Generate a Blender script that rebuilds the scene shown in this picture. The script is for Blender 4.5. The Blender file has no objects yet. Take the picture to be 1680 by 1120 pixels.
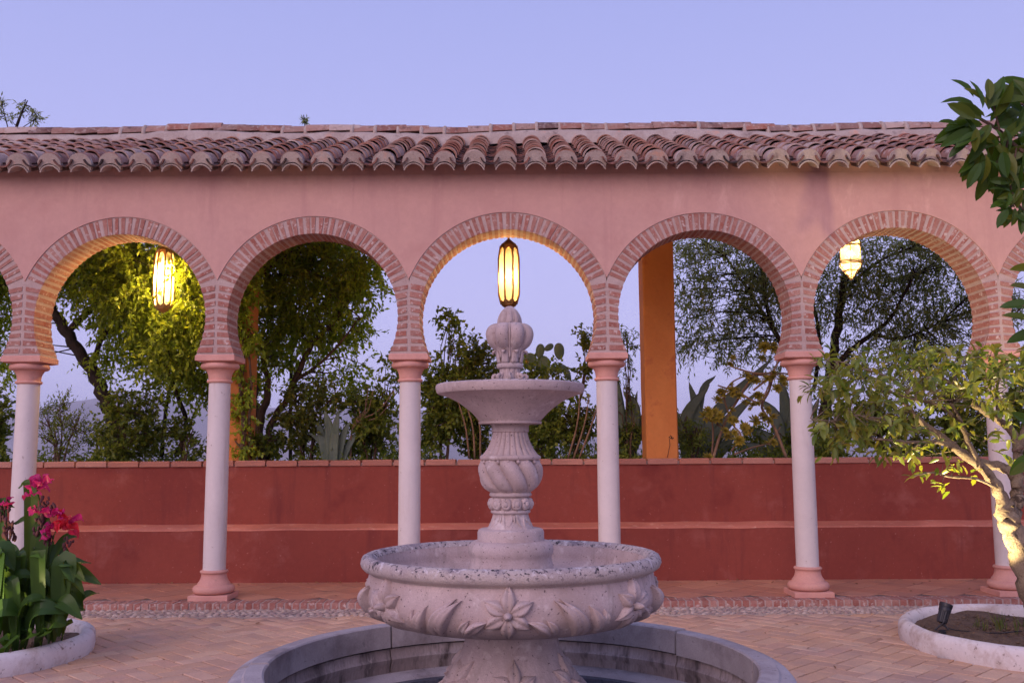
import bpy, math, random
import numpy as np
from mathutils import Vector, Matrix, Euler
R = math.radians
PI = math.pi
rng = np.random.default_rng(7)
random.seed(7)
scene = bpy.context.scene
col = scene.collection

# ------------------------------------------------------------------ camera
CAMH, F, PITCH, ROLL = 1.44, 1556.0, R(6.67), R(0.33)
cam_d = bpy.data.cameras.new('camera')
cam_d.sensor_width = 36.0
cam_d.lens = 36.0 * F / 1680.0
cam_d.clip_start = 0.05
cam_d.clip_end = 40000
cam = bpy.data.objects.new('camera', cam_d)
col.objects.link(cam)
cam.location = (0, 0, CAMH)
cam.matrix_world = Matrix.Translation((0, 0, CAMH)) @ Matrix.Rotation(R(90) + PITCH, 4, 'X') @ Matrix.Rotation(-ROLL, 4, 'Z')
scene.camera = cam

# ------------------------------------------------------------------ sky and sun
world = bpy.data.worlds.new('World')
scene.world = world
world.use_nodes = True
wn, wl = world.node_tree.nodes, world.node_tree.links
wn.clear()
wo = wn.new('ShaderNodeOutputWorld')
tc = wn.new('ShaderNodeTexCoord')
sx = wn.new('ShaderNodeSeparateXYZ')
wl.new(tc.outputs['Generated'], sx.inputs[0])
ramp = wn.new('ShaderNodeValToRGB')
cr = ramp.color_ramp
cr.elements[0].position = 0.0
cr.elements[0].color = (0.66, 0.60, 1.0, 1)
cr.elements[1].position = 1.0
cr.elements[1].color = (0.30, 0.36, 0.75, 1)
for p_, c_ in ((0.05, (0.66, 0.62, 1.05, 1)), (0.16, (0.57, 0.55, 0.98, 1)), (0.32, (0.475, 0.49, 0.92, 1)), (0.45, (0.40, 0.43, 0.86, 1))):
    e = cr.elements.new(p_)
    e.color = c_
wl.new(sx.outputs['Z'], ramp.inputs[0])
bg1 = wn.new('ShaderNodeBackground')
wl.new(ramp.outputs[0], bg1.inputs[0])
bg1.inputs[1].default_value = 1.0
sky = wn.new('ShaderNodeTexSky')
sky.sky_type = 'NISHITA'
sky.sun_disc = False
sky.sun_elevation = R(9)
sky.sun_rotation = R(200)
bg2 = wn.new('ShaderNodeBackground')
wl.new(sky.outputs[0], bg2.inputs[0])
bg2.inputs[1].default_value = 0.012
ads = wn.new('ShaderNodeAddShader')
wl.new(bg1.outputs[0], ads.inputs[0])
wl.new(bg2.outputs[0], ads.inputs[1])
wl.new(ads.outputs[0], wo.inputs[0])

sun_d = bpy.data.lights.new('sun', 'SUN')
sun_d.energy = 2.05
sun_d.angle = R(50)
sun_d.color = (1.0, 0.70, 0.69)
sun = bpy.data.objects.new('sun', sun_d)
col.objects.link(sun)
# dusk glow from behind the camera, a little to its left
dv = Vector((math.sin(R(30)), math.cos(R(30)), -math.tan(R(25))))
sun.rotation_euler = dv.to_track_quat('-Z', 'Y').to_euler()

scene.view_settings.view_transform = 'Standard'
scene.view_settings.look = 'None'
scene.view_settings.exposure = 0
scene.view_settings.gamma = 1
scene.view_settings.use_curve_mapping = False
scene.render.engine = 'CYCLES'
scene.cycles.use_denoising = True
scene.cycles.max_bounces = 8
scene.cycles.transparent_max_bounces = 12
scene.cycles.sample_clamp_indirect = 4.0

# ------------------------------------------------------------------ helpers
def W_at(u, v, D):
    """point at distance D (metres along +Y) that the photograph shows at pixel u, v"""
    x, z = (u - 840) / F, (560 - v) / F
    c, s = math.cos(ROLL), math.sin(ROLL)
    x, z = x * c + z * s, -x * s + z * c
    yy = math.cos(PITCH) - z * math.sin(PITCH)
    zz = math.sin(PITCH) + z * math.cos(PITCH)
    k = D / yy
    return Vector((x * k, D, CAMH + zz * k))

ORG = {}
def tag(o, label=None, cat=None, group=None, kind=None):
    if label: o['label'] = label
    if cat: o['category'] = cat
    if group: o['group'] = group
    if kind: o['kind'] = kind
    return o
def empty(name, loc, label=None, cat=None, group=None, kind=None, parent=None):
    o = bpy.data.objects.new(name, None)
    o.empty_display_size = 0.1
    col.objects.link(o)
    loc = Vector(loc)
    ORG[o.name] = loc
    if parent:
        o.parent = parent
        o.location = loc - ORG[parent.name]
    else:
        o.location = loc
    return tag(o, label, cat, group, kind)
def link(name, me, loc=(0, 0, 0), rot=(0, 0, 0), parent=None, scale=None):
    """link an object; loc is in world space"""
    o = bpy.data.objects.new(name, me)
    col.objects.link(o)
    loc = Vector(loc)
    ORG[o.name] = loc
    if parent:
        o.parent = parent
        o.location = loc - ORG[parent.name]
    else:
        o.location = loc
    o.rotation_euler = rot
    if scale: o.scale = scale
    return o
def mk(name, verts, faces, mat=None, smooth=False):
    me = bpy.data.meshes.new(name)
    me.from_pydata([tuple(v) for v in verts], [], faces)
    if mat: me.materials.append(mat)
    if smooth:
        me.polygons.foreach_set('use_smooth', [True] * len(me.polygons))
    me.update()
    return me
def mknp(name, V, Fc, mat, smooth=False):
    """fast mesh from numpy: V (n,3), Fc (m,k)"""
    me = bpy.data.meshes.new(name)
    n, (m, k) = len(V), Fc.shape
    me.vertices.add(n)
    me.vertices.foreach_set('co', V.astype(np.float32).ravel())
    me.loops.add(m * k)
    me.loops.foreach_set('vertex_index', Fc.astype(np.int32).ravel())
    me.polygons.add(m)
    me.polygons.foreach_set('loop_start', np.arange(0, m * k, k, dtype=np.int32))
    me.polygons.foreach_set('loop_total', np.full(m, k, dtype=np.int32))
    if smooth: me.polygons.foreach_set('use_smooth', np.ones(m, dtype=bool))
    me.materials.append(mat)
    me.update()
    me.validate()
    return me
def obj(name, verts, faces, mat, parent=None, smooth=False, org=None):
    """mesh given in world coordinates; its origin is moved to the middle of its base"""
    vs = np.array([tuple(v) for v in verts], dtype=float)
    if org is None:
        org = Vector(((vs[:, 0].min() + vs[:, 0].max()) / 2, (vs[:, 1].min() + vs[:, 1].max()) / 2, vs[:, 2].min()))
    vs = vs - np.array(tuple(org))
    return link(name, mk(name, vs.tolist(), faces, mat, smooth), org, parent=parent)
class MB:
    def __init__(s): s.v, s.f = [], []
    def add(s, vs, fs):
        n = len(s.v)
        s.v += [tuple(p) for p in vs]
        s.f += [tuple(i + n for i in f) for f in fs]
        return s
    def box(s, x0, x1, y0, y1, z0, z1):
        return s.add([(x0, y0, z0), (x1, y0, z0), (x1, y1, z0), (x0, y1, z0), (x0, y0, z1), (x1, y0, z1), (x1, y1, z1), (x0, y1, z1)],
                     [(3, 2, 1, 0), (4, 5, 6, 7), (0, 1, 5, 4), (1, 2, 6, 5), (2, 3, 7, 6), (3, 0, 4, 7)])
    def lathe(s, prof, seg=48, c=(0, 0), mod=None, cap=True):
        n = len(prof); vs = []
        for i, (r, z) in enumerate(prof):
            for k in range(seg):
                a = 2 * PI * k / seg
                rr = r if mod is None else mod(a, i / (n - 1), r, z)
                vs.append((c[0] + rr * math.cos(a), c[1] + rr * math.sin(a), z))
        fs = []
        for i in range(n - 1):
            for k in range(seg):
                k2 = (k + 1) % seg
                fs.append((i * seg + k, i * seg + k2, (i + 1) * seg + k2, (i + 1) * seg + k))
        if cap:
            if prof[0][0] > 1e-4: fs.append(tuple(reversed(range(seg))))
            if prof[-1][0] > 1e-4: fs.append(tuple((n - 1) * seg + k for k in range(seg)))
        return s.add(vs, fs)
    def tube(s, pts, rad, n=7, cap=True):
        pts = [Vector(p) for p in pts]
        if not hasattr(rad, '__len__'): rad = [rad] * len(pts)
        vs, fs = [], []
        up = Vector((0.13, 0.21, 1)).normalized()
        for i, p in enumerate(pts):
            d = (pts[min(i + 1, len(pts) - 1)] - pts[max(i - 1, 0)]).normalized()
            if abs(d.dot(up)) > 0.97: up2 = Vector((1, 0.1, 0))
            else: up2 = up
            a = d.cross(up2).normalized(); b = a.cross(d)
            if i and (a.dot(pa) < 0): a, b = -a, -b
            pa = a
            for k in range(n):
                t = 2 * PI * k / n
                vs.append(p + (a * math.cos(t) + b * math.sin(t)) * rad[i])
        for i in range(len(pts) - 1):
            for k in range(n):
                k2 = (k + 1) % n
                fs.append((i * n + k, i * n + k2, (i + 1) * n + k2, (i + 1) * n + k))
        if cap:
            fs.append(tuple(reversed(range(n)))); fs.append(tuple((len(pts) - 1) * n + k for k in range(n)))
        return s.add(vs, fs)
    def build(s, name, mat, parent=None, smooth=False, org=None):
        return obj(name, s.v, s.f, mat, parent, smooth, org)
def sm(o, ang=40):
    """smooth shading with sharp edges kept past an angle"""
    me = o.data if hasattr(o, 'data') else o
    me.polygons.foreach_set('use_smooth', [True] * len(me.polygons))
    import bmesh
    bm = bmesh.new(); bm.from_mesh(me)
    for e in bm.edges:
        if len(e.link_faces) == 2 and e.calc_face_angle(0) > R(ang): e.smooth = False
    bm.to_mesh(me); bm.free()
    return o
def spline(pts, n=8):
    """Catmull-Rom through points (any length tuples)"""
    P = [np.array(tuple(p), float) for p in pts]
    P = [2 * P[0] - P[1]] + P + [2 * P[-1] - P[-2]]
    out = []
    for i in range(1, len(P) - 2):
        for k in range(n):
            t = k / n
            out.append(0.5 * ((2 * P[i]) + (-P[i-1] + P[i+1]) * t + (2*P[i-1] - 5*P[i] + 4*P[i+1] - P[i+2]) * t*t + (-P[i-1] + 3*P[i] - 3*P[i+1] + P[i+2]) * t**3))
    out.append(P[-2])
    return out

# ------------------------------------------------------------------ materials
def nmat(name):
    m = bpy.data.materials.new(name); m.use_nodes = True
    nt = m.node_tree; nt.nodes.clear()
    return m, nt.nodes, nt.links
def N(nd, t, **kw):
    n = nd.new(t)
    for k, v in kw.items(): setattr(n, k, v)
    return n
def c4(c): return (c[0], c[1], c[2], 1)
def mixc(nd, ln, fac, a, b, mode='MIX'):
    m = N(nd, 'ShaderNodeMix', data_type='RGBA', blend_type=mode)
    for s_, v in ((m.inputs[0], fac), (m.inputs[6], a), (m.inputs[7], b)):
        if isinstance(v, (int, float)): s_.default_value = v
        elif isinstance(v, tuple): s_.default_value = c4(v)
        else: ln.new(v, s_)
    return m.outputs[2]
def noise(nd, ln, vec, scale, detail=4, rough=0.55, dist=0.0):
    n = N(nd, 'ShaderNodeTexNoise'); n.inputs['Scale'].default_value = scale
    n.inputs['Detail'].default_value = detail; n.inputs['Roughness'].default_value = rough
    n.inputs['Distortion'].default_value = dist
    ln.new(vec, n.inputs['Vector']); return n.outputs[0]
def rampf(nd, ln, src, a, b, lo=0.0, hi=1.0):
    m = N(nd, 'ShaderNodeMapRange'); m.inputs[1].default_value = a; m.inputs[2].default_value = b
    m.inputs[3].default_value = lo; m.inputs[4].default_value = hi
    ln.new(src, m.inputs[0]); return m.outputs[0]
def math_(nd, ln, op, a, b=None):
    m = N(nd, 'ShaderNodeMath', operation=op)
    for s_, v in ((m.inputs[0], a), (m.inputs[1], b)):
        if v is None: continue
        if isinstance(v, (int, float)): s_.default_value = v
        else: ln.new(v, s_)
    return m.outputs[0]
def surf(name, base, var=None, vscale=3.0, rough=0.85, bump=0.2, bscale=40, bdist=0.01, rnd=0.0, rnd_cols=None, island=False,
         stains=(), spec=0.3, fine=0.1, world=True, stretch=(1, 1, 1), sheen=0):
    """general rough surface: base colour with large blotches, per-object variation, stains with their own shape, fine relief.
    stains: (colour, scale, low, high, upward-only)"""
    m, nd, ln = nmat(name)
    out = N(nd, 'ShaderNodeOutputMaterial'); b = N(nd, 'ShaderNodeBsdfPrincipled')
    ln.new(b.outputs[0], out.inputs[0])
    b.inputs['Roughness'].default_value = rough
    b.inputs['Specular IOR Level'].default_value = spec
    geo = N(nd, 'ShaderNodeNewGeometry')
    mp = N(nd, 'ShaderNodeMapping'); mp.inputs['Scale'].default_value = stretch
    ln.new(geo.outputs['Position'], mp.inputs['Vector'])
    P = mp.outputs[0]
    c = c4(base); cur = None
    rgb = N(nd, 'ShaderNodeRGB'); rgb.outputs[0].default_value = c; cur = rgb.outputs[0]
    if rnd_cols:
        if island: rs = geo.outputs['Random Per Island']
        else:
            oi = N(nd, 'ShaderNodeObjectInfo'); rs = oi.outputs['Random']
        cr_ = N(nd, 'ShaderNodeValToRGB'); el = cr_.color_ramp.elements
        cr_.color_ramp.interpolation = 'LINEAR'
        k = len(rnd_cols)
        el[0].position = 0; el[0].color = c4(rnd_cols[0]); el[1].position = 1; el[1].color = c4(rnd_cols[-1])
        for i in range(1, k - 1):
            e_ = el.new(i / (k - 1)); e_.color = c4(rnd_cols[i])
        ln.new(rs, cr_.inputs[0]); cur = cr_.outputs[0]
    if var:
        f = rampf(nd, ln, noise(nd, ln, P, vscale, 5, 0.6, 0.4), 0.35, 0.68)
        cur = mixc(nd, ln, f, cur, tuple(var)) if not rnd_cols else mixc(nd, ln, math_(nd, ln, 'MULTIPLY', f, 0.45), cur, tuple(var))
    if fine:
        f = rampf(nd, ln, noise(nd, ln, P, bscale * 1.7, 4, 0.7), 0.25, 0.75, 1 - fine, 1 + fine)
        cc = N(nd, 'ShaderNodeCombineColor'); 
        for i in range(3): ln.new(f, cc.inputs[i])
        cur = mixc(nd, ln, 1.0, cur, cc.outputs[0], 'MULTIPLY')
    for st_ in stains:
        sc_, ss, lo, hi, up = st_[:5]
        P2 = P
        if len(st_) > 5:
            mp2 = N(nd, 'ShaderNodeMapping'); mp2.inputs['Scale'].default_value = (1, 1, st_[5])
            ln.new(geo.outputs['Position'], mp2.inputs['Vector']); P2 = mp2.outputs[0]
        f = rampf(nd, ln, noise(nd, ln, P2, ss, 6, 0.65, 0.2), lo, hi)
        if up:
            sp = N(nd, 'ShaderNodeSeparateXYZ'); ln.new(geo.outputs['Normal'], sp.inputs[0])
            g = rampf(nd, ln, sp.outputs[2], 0.1 if up > 0 else -0.5, 0.85 if up > 0 else 0.3)
            f = math_(nd, ln, 'MULTIPLY', f, g)
        cur = mixc(nd, ln, f, cur, tuple(sc_))
    ln.new(cur, b.inputs['Base Color'])
    if bump:
        h = noise(nd, ln, P, bscale, 6, 0.6)
        bp = N(nd, 'ShaderNodeBump'); bp.inputs['Strength'].default_value = bump; bp.inputs['Distance'].default_value = bdist
        ln.new(h, bp.inputs['Height']); ln.new(bp.outputs[0], b.inputs['Normal'])
    return m
def plain(name, colr, rough=0.5, metal=0.0, spec=0.5):
    m, nd, ln = nmat(name)
    out = N(nd, 'ShaderNodeOutputMaterial'); b = N(nd, 'ShaderNodeBsdfPrincipled')
    b.inputs['Base Color'].default_value = c4(colr); b.inputs['Roughness'].default_value = rough
    b.inputs['Metallic'].default_value = metal; b.inputs['Specular IOR Level'].default_value = spec
    ln.new(b.outputs[0], out.inputs[0]); return m
def leafmat(name, cols, trans=0.35, rough=0.45, island=True, gloss=0.35, tcol=None):
    m, nd, ln = nmat(name)
    out = N(nd, 'ShaderNodeOutputMaterial'); b = N(nd, 'ShaderNodeBsdfPrincipled')
    if island:
        g = N(nd, 'ShaderNodeNewGeometry'); rs = g.outputs['Random Per Island']
    else:
        g = N(nd, 'ShaderNodeObjectInfo'); rs = g.outputs['Random']
    cr_ = N(nd, 'ShaderNodeValToRGB'); el = cr_.color_ramp.elements
    k = len(cols)
    el[0].position = 0; el[0].color = c4(cols[0]); el[1].position = 1; el[1].color = c4(cols[-1])
    for i in range(1, k - 1):
        e_ = el.new(i / (k - 1)); e_.color = c4(cols[i])
    ln.new(rs, cr_.inputs[0])
    b.inputs['Roughness'].default_value = rough
    b.inputs['Specular IOR Level'].default_value = gloss
    ln.new(cr_.outputs[0], b.inputs['Base Color'])
    t = N(nd, 'ShaderNodeBsdfTranslucent')
    tc_ = mixc(nd, ln, 1.0, cr_.outputs[0], tcol or (2.0, 1.8, 0.6), 'MULTIPLY')
    ln.new(tc_, t.inputs[0])
    mx = N(nd, 'ShaderNodeMixShader'); mx.inputs[0].default_value = trans
    ln.new(b.outputs[0], mx.inputs[1]); ln.new(t.outputs[0], mx.inputs[2])
    ln.new(mx.outputs[0], out.inputs[0])
    return m

M = {}
M['plaster'] = surf('pink_plaster', (0.62, 0.365, 0.30), (0.57, 0.33, 0.28), 1.1, 0.9, 0.30, 9, 0.02, fine=0.05,
                    stains=(((0.54, 0.30, 0.25), 2.2, 0.55, 0.75, 0), ((0.52, 0.29, 0.25), 5.0, 0.54, 0.74, 0, 0.08), ((0.70, 0.43, 0.36), 3.0, 0.60, 0.72, 0, 0.5), ((0.44, 0.24, 0.21), 60, 0.69, 0.72, 0)))
M['mortar'] = surf('arch_mortar', (0.53, 0.41, 0.36), (0.44, 0.32, 0.28), 6, 0.95, 0.5, 60, 0.006, fine=0.15)
M['brick'] = surf('old_brick', (0.42, 0.2, 0.14), (0.50, 0.34, 0.28), 14, 0.9, 0.6, 70, 0.006,
                  rnd_cols=((0.27, 0.085, 0.06), (0.38, 0.14, 0.10), (0.31, 0.11, 0.08), (0.42, 0.20, 0.15), (0.34, 0.11, 0.08)), fine=0.25,
                  stains=(((0.60, 0.47, 0.41), 22, 0.56, 0.66, 0),))
M['shaft'] = surf('white_column_paint', (0.71, 0.64, 0.595), (0.65, 0.58, 0.54), 2.0, 0.6, 0.12, 14, 0.01, fine=0.03,
                  stains=(((0.56, 0.47, 0.41), 7, 0.55, 0.75, 0, 0.12), ((0.42, 0.33, 0.28), 22, 0.66, 0.70, 0)))
M['pink_stone'] = surf('pink_painted_stone', (0.68, 0.36, 0.28), (0.60, 0.30, 0.24), 5, 0.65, 0.25, 40, 0.006, fine=0.07,
                  stains=(((0.50, 0.28, 0.22), 16, 0.62, 0.74, 0),))
M['redwall'] = surf('oxblood_plaster', (0.275, 0.064, 0.043), (0.235, 0.050, 0.036), 0.9, 0.88, 0.32, 12, 0.02, fine=0.07,
                  stains=(((0.34, 0.11, 0.085), 2.6, 0.55, 0.78, 0), ((0.20, 0.045, 0.036), 6, 0.54, 0.72, 0, 0.12), ((0.38, 0.15, 0.12), 30, 0.64, 0.69, 0), ((0.19, 0.036, 0.028), 1.6, 0.58, 0.75, 0)))
M['coping'] = surf('coping_brick', (0.45, 0.2, 0.15), (0.36, 0.17, 0.13), 8, 0.92, 0.5, 50, 0.008,
                  rnd_cols=((0.42, 0.17, 0.12), (0.50, 0.25, 0.19), (0.38, 0.16, 0.12), (0.46, 0.19, 0.13)), fine=0.15,
                  stains=(((0.22, 0.16, 0.12), 12, 0.60, 0.70, 1),))
TILEC = ((0.391, 0.145, 0.093), (0.230, 0.085, 0.068), (0.476, 0.306, 0.246), (0.119, 0.064, 0.060), (0.357, 0.145, 0.102), (0.561, 0.442, 0.374), (0.255, 0.102, 0.076), (0.459, 0.204, 0.128), (0.187, 0.111, 0.102), (0.425, 0.255, 0.204), (0.306, 0.111, 0.076), (0.510, 0.374, 0.306))
TST = (((0.58, 0.50, 0.45), 18, 0.54, 0.62, 1), ((0.06, 0.045, 0.045), 11, 0.54, 0.64, 1), ((0.34, 0.27, 0.16), 34, 0.58, 0.64, 1))
M['tile'] = surf('clay_roof_tile', (0.4, 0.2, 0.14), (0.42, 0.30, 0.24), 7, 0.9, 0.6, 60, 0.006, rnd_cols=TILEC, fine=0.2, stains=TST)
M['pan'] = surf('shaded_pan_tile', (0.4, 0.2, 0.14), (0.18, 0.10, 0.08), 9, 0.95, 0.6, 60, 0.006, rnd_cols=((0.24, 0.10, 0.08), (0.34, 0.15, 0.11), (0.15, 0.08, 0.07), (0.28, 0.13, 0.10)), fine=0.25, stains=(((0.05, 0.04, 0.04), 8, 0.46, 0.60, 0),))  # pan colours darkened for the shade between the tile ribs, plus grime
M['tile_i'] = surf('clay_roof_tile_far', (0.4, 0.2, 0.14), (0.42, 0.30, 0.24), 7, 0.9, 0.6, 60, 0.006, rnd_cols=TILEC, fine=0.2, stains=TST, island=True)
M['cement'] = surf('eave_cement', (0.50, 0.42, 0.36), (0.40, 0.31, 0.26), 6, 0.95, 0.6, 50, 0.01, fine=0.2,
                  stains=(((0.25, 0.19, 0.17), 9, 0.58, 0.72, 0), ((0.60, 0.36, 0.26), 5, 0.60, 0.7, 0)))
M['orange'] = surf('ochre_orange_plaster', (0.66, 0.25, 0.07), (0.58, 0.20, 0.055), 2.5, 0.85, 0.25, 14, 0.015, fine=0.05,
                  stains=(((0.45, 0.12, 0.05), 3.0, 0.58, 0.72, 0),))
M['darkwood'] = surf('brown_beam', (0.10, 0.05, 0.03), (0.06, 0.03, 0.02), 5, 0.8, 0.3, 30, 0.005)
M['stone'] = surf('cast_stone', (0.56, 0.45, 0.42), (0.45, 0.35, 0.335), 4.5, 0.92, 0.55, 110, 0.004, fine=0.16, spec=0.2,
                  stains=(((0.40, 0.31, 0.28), 5, 0.50, 0.72, 0), ((0.40, 0.32, 0.29), 18, 0.52, 0.72, 0, 0.15), ((0.13, 0.10, 0.10), 75, 0.62, 0.66, 0), ((0.64, 0.55, 0.52), 16, 0.58, 0.70, 0)))
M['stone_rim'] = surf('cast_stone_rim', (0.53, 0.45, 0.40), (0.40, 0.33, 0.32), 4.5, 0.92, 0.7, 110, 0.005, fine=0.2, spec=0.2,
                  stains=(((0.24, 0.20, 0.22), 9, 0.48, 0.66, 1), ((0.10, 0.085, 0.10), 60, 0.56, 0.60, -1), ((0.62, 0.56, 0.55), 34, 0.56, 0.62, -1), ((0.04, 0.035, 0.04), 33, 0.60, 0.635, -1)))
M['stone_pool'] = surf('pool_stone', (0.46, 0.41, 0.40), (0.33, 0.285, 0.28), 3.0, 0.9, 0.5, 80, 0.005, fine=0.14, spec=0.25,
                  stains=(((0.20, 0.165, 0.165), 3.2, 0.50, 0.72, 0), ((0.14, 0.12, 0.12), 30, 0.62, 0.72, 0)))
M['stone_wet'] = surf('stained_pool_wall', (0.42, 0.35, 0.33), (0.26, 0.205, 0.19), 2.5, 0.8, 0.5, 60, 0.006, fine=0.2, spec=0.3, stretch=(1, 1, 0.25),
                  stains=(((0.10, 0.08, 0.075), 14, 0.48, 0.68, 0), ((0.42, 0.35, 0.32), 26, 0.60, 0.70, 0)))
PAVE = ((0.666, 0.433, 0.279), (0.582, 0.350, 0.225), (0.728, 0.494, 0.324), (0.520, 0.319, 0.216), (0.645, 0.391, 0.234), (0.624, 0.371, 0.252), (0.686, 0.453, 0.306))
PST = (((0.40, 0.28, 0.25), 1.3, 0.52, 0.74, 0), ((0.22, 0.15, 0.13), 20, 0.66, 0.74, 0))
M['paver'] = surf('worn_paving_brick', (0.4, 0.3, 0.2), (0.40, 0.27, 0.22), 5, 0.82, 0.45, 45, 0.006, rnd_cols=PAVE, fine=0.14, stains=PST)
M['paver_i'] = surf('worn_paving_brick_far', (0.4, 0.3, 0.2), (0.40, 0.27, 0.22), 5, 0.82, 0.45, 45, 0.006, rnd_cols=PAVE, fine=0.14, stains=PST, island=True)
M['joint'] = surf('paving_joint', (0.19, 0.125, 0.10), (0.15, 0.10, 0.085), 4, 0.95, 0.5, 60, 0.005, fine=0.2)
M['terrace'] = surf('terracotta_floor', (0.5, 0.25, 0.16), (0.42, 0.20, 0.14), 4, 0.75, 0.3, 30, 0.006,
                  rnd_cols=((0.52, 0.24, 0.15), (0.46, 0.20, 0.13), (0.56, 0.28, 0.18), (0.42, 0.19, 0.13)), fine=0.1, stains=(((0.30, 0.16, 0.12), 2, 0.55, 0.75, 0),))
M['pebble'] = surf('pale_pebble', (0.5, 0.4, 0.35), None, 4, 0.7, 0.2, 60, 0.004,
                  rnd_cols=((0.50, 0.38, 0.31), (0.36, 0.26, 0.21), (0.57, 0.46, 0.38), (0.42, 0.29, 0.24), (0.30, 0.22, 0.20), (0.52, 0.38, 0.30)), fine=0.1, island=True)
M['white'] = surf('whitewash', (0.74, 0.69, 0.66), (0.66, 0.60, 0.57), 3, 0.85, 0.45, 25, 0.01, fine=0.06,
                  stains=(((0.48, 0.38, 0.32), 5, 0.52, 0.70, 0), ((0.25, 0.19, 0.16), 22, 0.60, 0.68, 0)))
M['soil'] = surf('dry_soil', (0.16, 0.11, 0.075), (0.10, 0.065, 0.045), 9, 0.98, 1.0, 35, 0.02, fine=0.35)
M['earth'] = surf('dry_ground', (0.25, 0.19, 0.13), (0.17, 0.14, 0.09), 0.05, 0.98, 0, 1, 0.02, fine=0)
M['hill'] = surf('far_hillside', (0.24, 0.21, 0.19), (0.32, 0.28, 0.25), 0.002, 0.98, 0, 1, 0.02, fine=0)
M['town'] = surf('far_white_walls', (0.62, 0.55, 0.50), None, 1, 0.9, 0, 1, 0, fine=0)
M['bark'] = surf('brown_bark', (0.16, 0.10, 0.065), (0.09, 0.055, 0.04), 12, 0.95, 1.0, 40, 0.02, fine=0.3, stretch=(1, 1, 0.3))
M['bark_dark'] = surf('dark_bark', (0.06, 0.042, 0.035), (0.035, 0.025, 0.02), 12, 0.95, 1.0, 40, 0.02, fine=0.3, stretch=(1, 1, 0.3))
M['bark_citrus'] = surf('pale_citrus_bark', (0.32, 0.25, 0.17), (0.18, 0.13, 0.085), 12, 0.9, 1.0, 60, 0.012, fine=0.3, stains=(((0.07, 0.05, 0.035), 9, 0.56, 0.64, 0),))
M['stem_tan'] = surf('tan_stem', (0.30, 0.19, 0.12), (0.22, 0.13, 0.08), 12, 0.9, 0.6, 60, 0.006, fine=0.2)
M['black'] = surf('black_plastic', (0.018, 0.018, 0.022), None, 1, 0.45, 0.1, 60, 0.002, spec=0.5, fine=0)
M['bronze'] = plain('aged_bronze', (0.30, 0.17, 0.055), 0.45, 0.7)
M['brass'] = plain('brass', (0.62, 0.42, 0.16), 0.35, 0.85)
M['leaf_pepper'] = leafmat('pepper_tree_leaf', ((0.167, 0.232, 0.028), (0.260, 0.367, 0.039), (0.373, 0.460, 0.046), (0.204, 0.306, 0.046)), 0.45, 0.4)
M['leaf_dark'] = leafmat('dark_shrub_leaf', ((0.090, 0.134, 0.028), (0.161, 0.221, 0.031), (0.242, 0.269, 0.039)), 0.35)
M['leaf_yellowish'] = leafmat('yellow_green_leaf', ((0.121, 0.162, 0.027), (0.189, 0.203, 0.034), (0.081, 0.121, 0.027), (0.243, 0.230, 0.041)), 0.4)
M['leaf_willow'] = leafmat('narrow_grey_green_leaf', ((0.140, 0.179, 0.078), (0.217, 0.262, 0.099), (0.306, 0.333, 0.133), (0.153, 0.190, 0.111)), 0.35)
M['leaf_citrus'] = leafmat('citrus_leaf', ((0.119, 0.186, 0.027), (0.186, 0.248, 0.033), (0.270, 0.296, 0.043), (0.092, 0.155, 0.033), (0.338, 0.310, 0.043)), 0.35, 0.35, island=False, gloss=0.5)
M['leaf_citrus_i'] = leafmat('citrus_leaf_mass', ((0.119, 0.186, 0.027), (0.186, 0.248, 0.033), (0.270, 0.296, 0.043), (0.092, 0.155, 0.033), (0.338, 0.310, 0.043)), 0.35, 0.35, gloss=0.5)
M['leaf_near'] = leafmat('broad_citrus_leaf', ((0.043, 0.087, 0.014), (0.064, 0.129, 0.015), (0.048, 0.100, 0.024), (0.125, 0.143, 0.015), (0.043, 0.092, 0.015)), 0.25, 0.3, island=False, gloss=0.22)
M['leaf_canna'] = leafmat('canna_leaf', ((0.038, 0.081, 0.017), (0.055, 0.114, 0.020), (0.044, 0.094, 0.026), (0.083, 0.133, 0.017)), 0.3, 0.33, island=False, gloss=0.22)
M['petal'] = leafmat('magenta_petal', ((0.55, 0.02, 0.16), (0.62, 0.03, 0.20), (0.45, 0.015, 0.13), (0.70, 0.05, 0.22)), 0.35, 0.4, island=False, tcol=(1.2, 1, 1))
M['petal_red'] = leafmat('red_petal', ((0.75, 0.02, 0.05), (0.80, 0.05, 0.07), (0.65, 0.02, 0.06)), 0.35, 0.4, island=False, tcol=(1.2, 1, 1))
M['pod'] = leafmat('brown_seed_pod', ((0.10, 0.05, 0.04), (0.16, 0.10, 0.07), (0.13, 0.045, 0.06), (0.09, 0.08, 0.04)), 0.2, 0.7, gloss=0.1)
M['agave'] = surf('agave_leaf', (0.17, 0.21, 0.16), (0.11, 0.15, 0.10), 3, 0.6, 0.15, 20, 0.006, fine=0.1, stains=(((0.20, 0.19, 0.08), 4, 0.62, 0.7, 0),))
M['cactus'] = surf('cactus_pad', (0.18, 0.25, 0.15), (0.25, 0.31, 0.21), 7, 0.6, 0.2, 40, 0.006, fine=0.1, stains=(((0.35, 0.36, 0.25), 24, 0.66, 0.7, 0),))
M['rosette'] = leafmat('succulent_rosette', ((0.322, 0.253, 0.030), (0.230, 0.207, 0.035), (0.414, 0.310, 0.040), (0.184, 0.196, 0.040)), 0.25, 0.5)
M['grass'] = leafmat('weed_blade', ((0.06, 0.11, 0.02), (0.11, 0.15, 0.03), (0.16, 0.16, 0.05)), 0.3)
M['fallen'] = leafmat('dead_leaf', ((0.30, 0.17, 0.08), (0.18, 0.09, 0.05), (0.35, 0.22, 0.08)), 0.1, 0.8)

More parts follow.
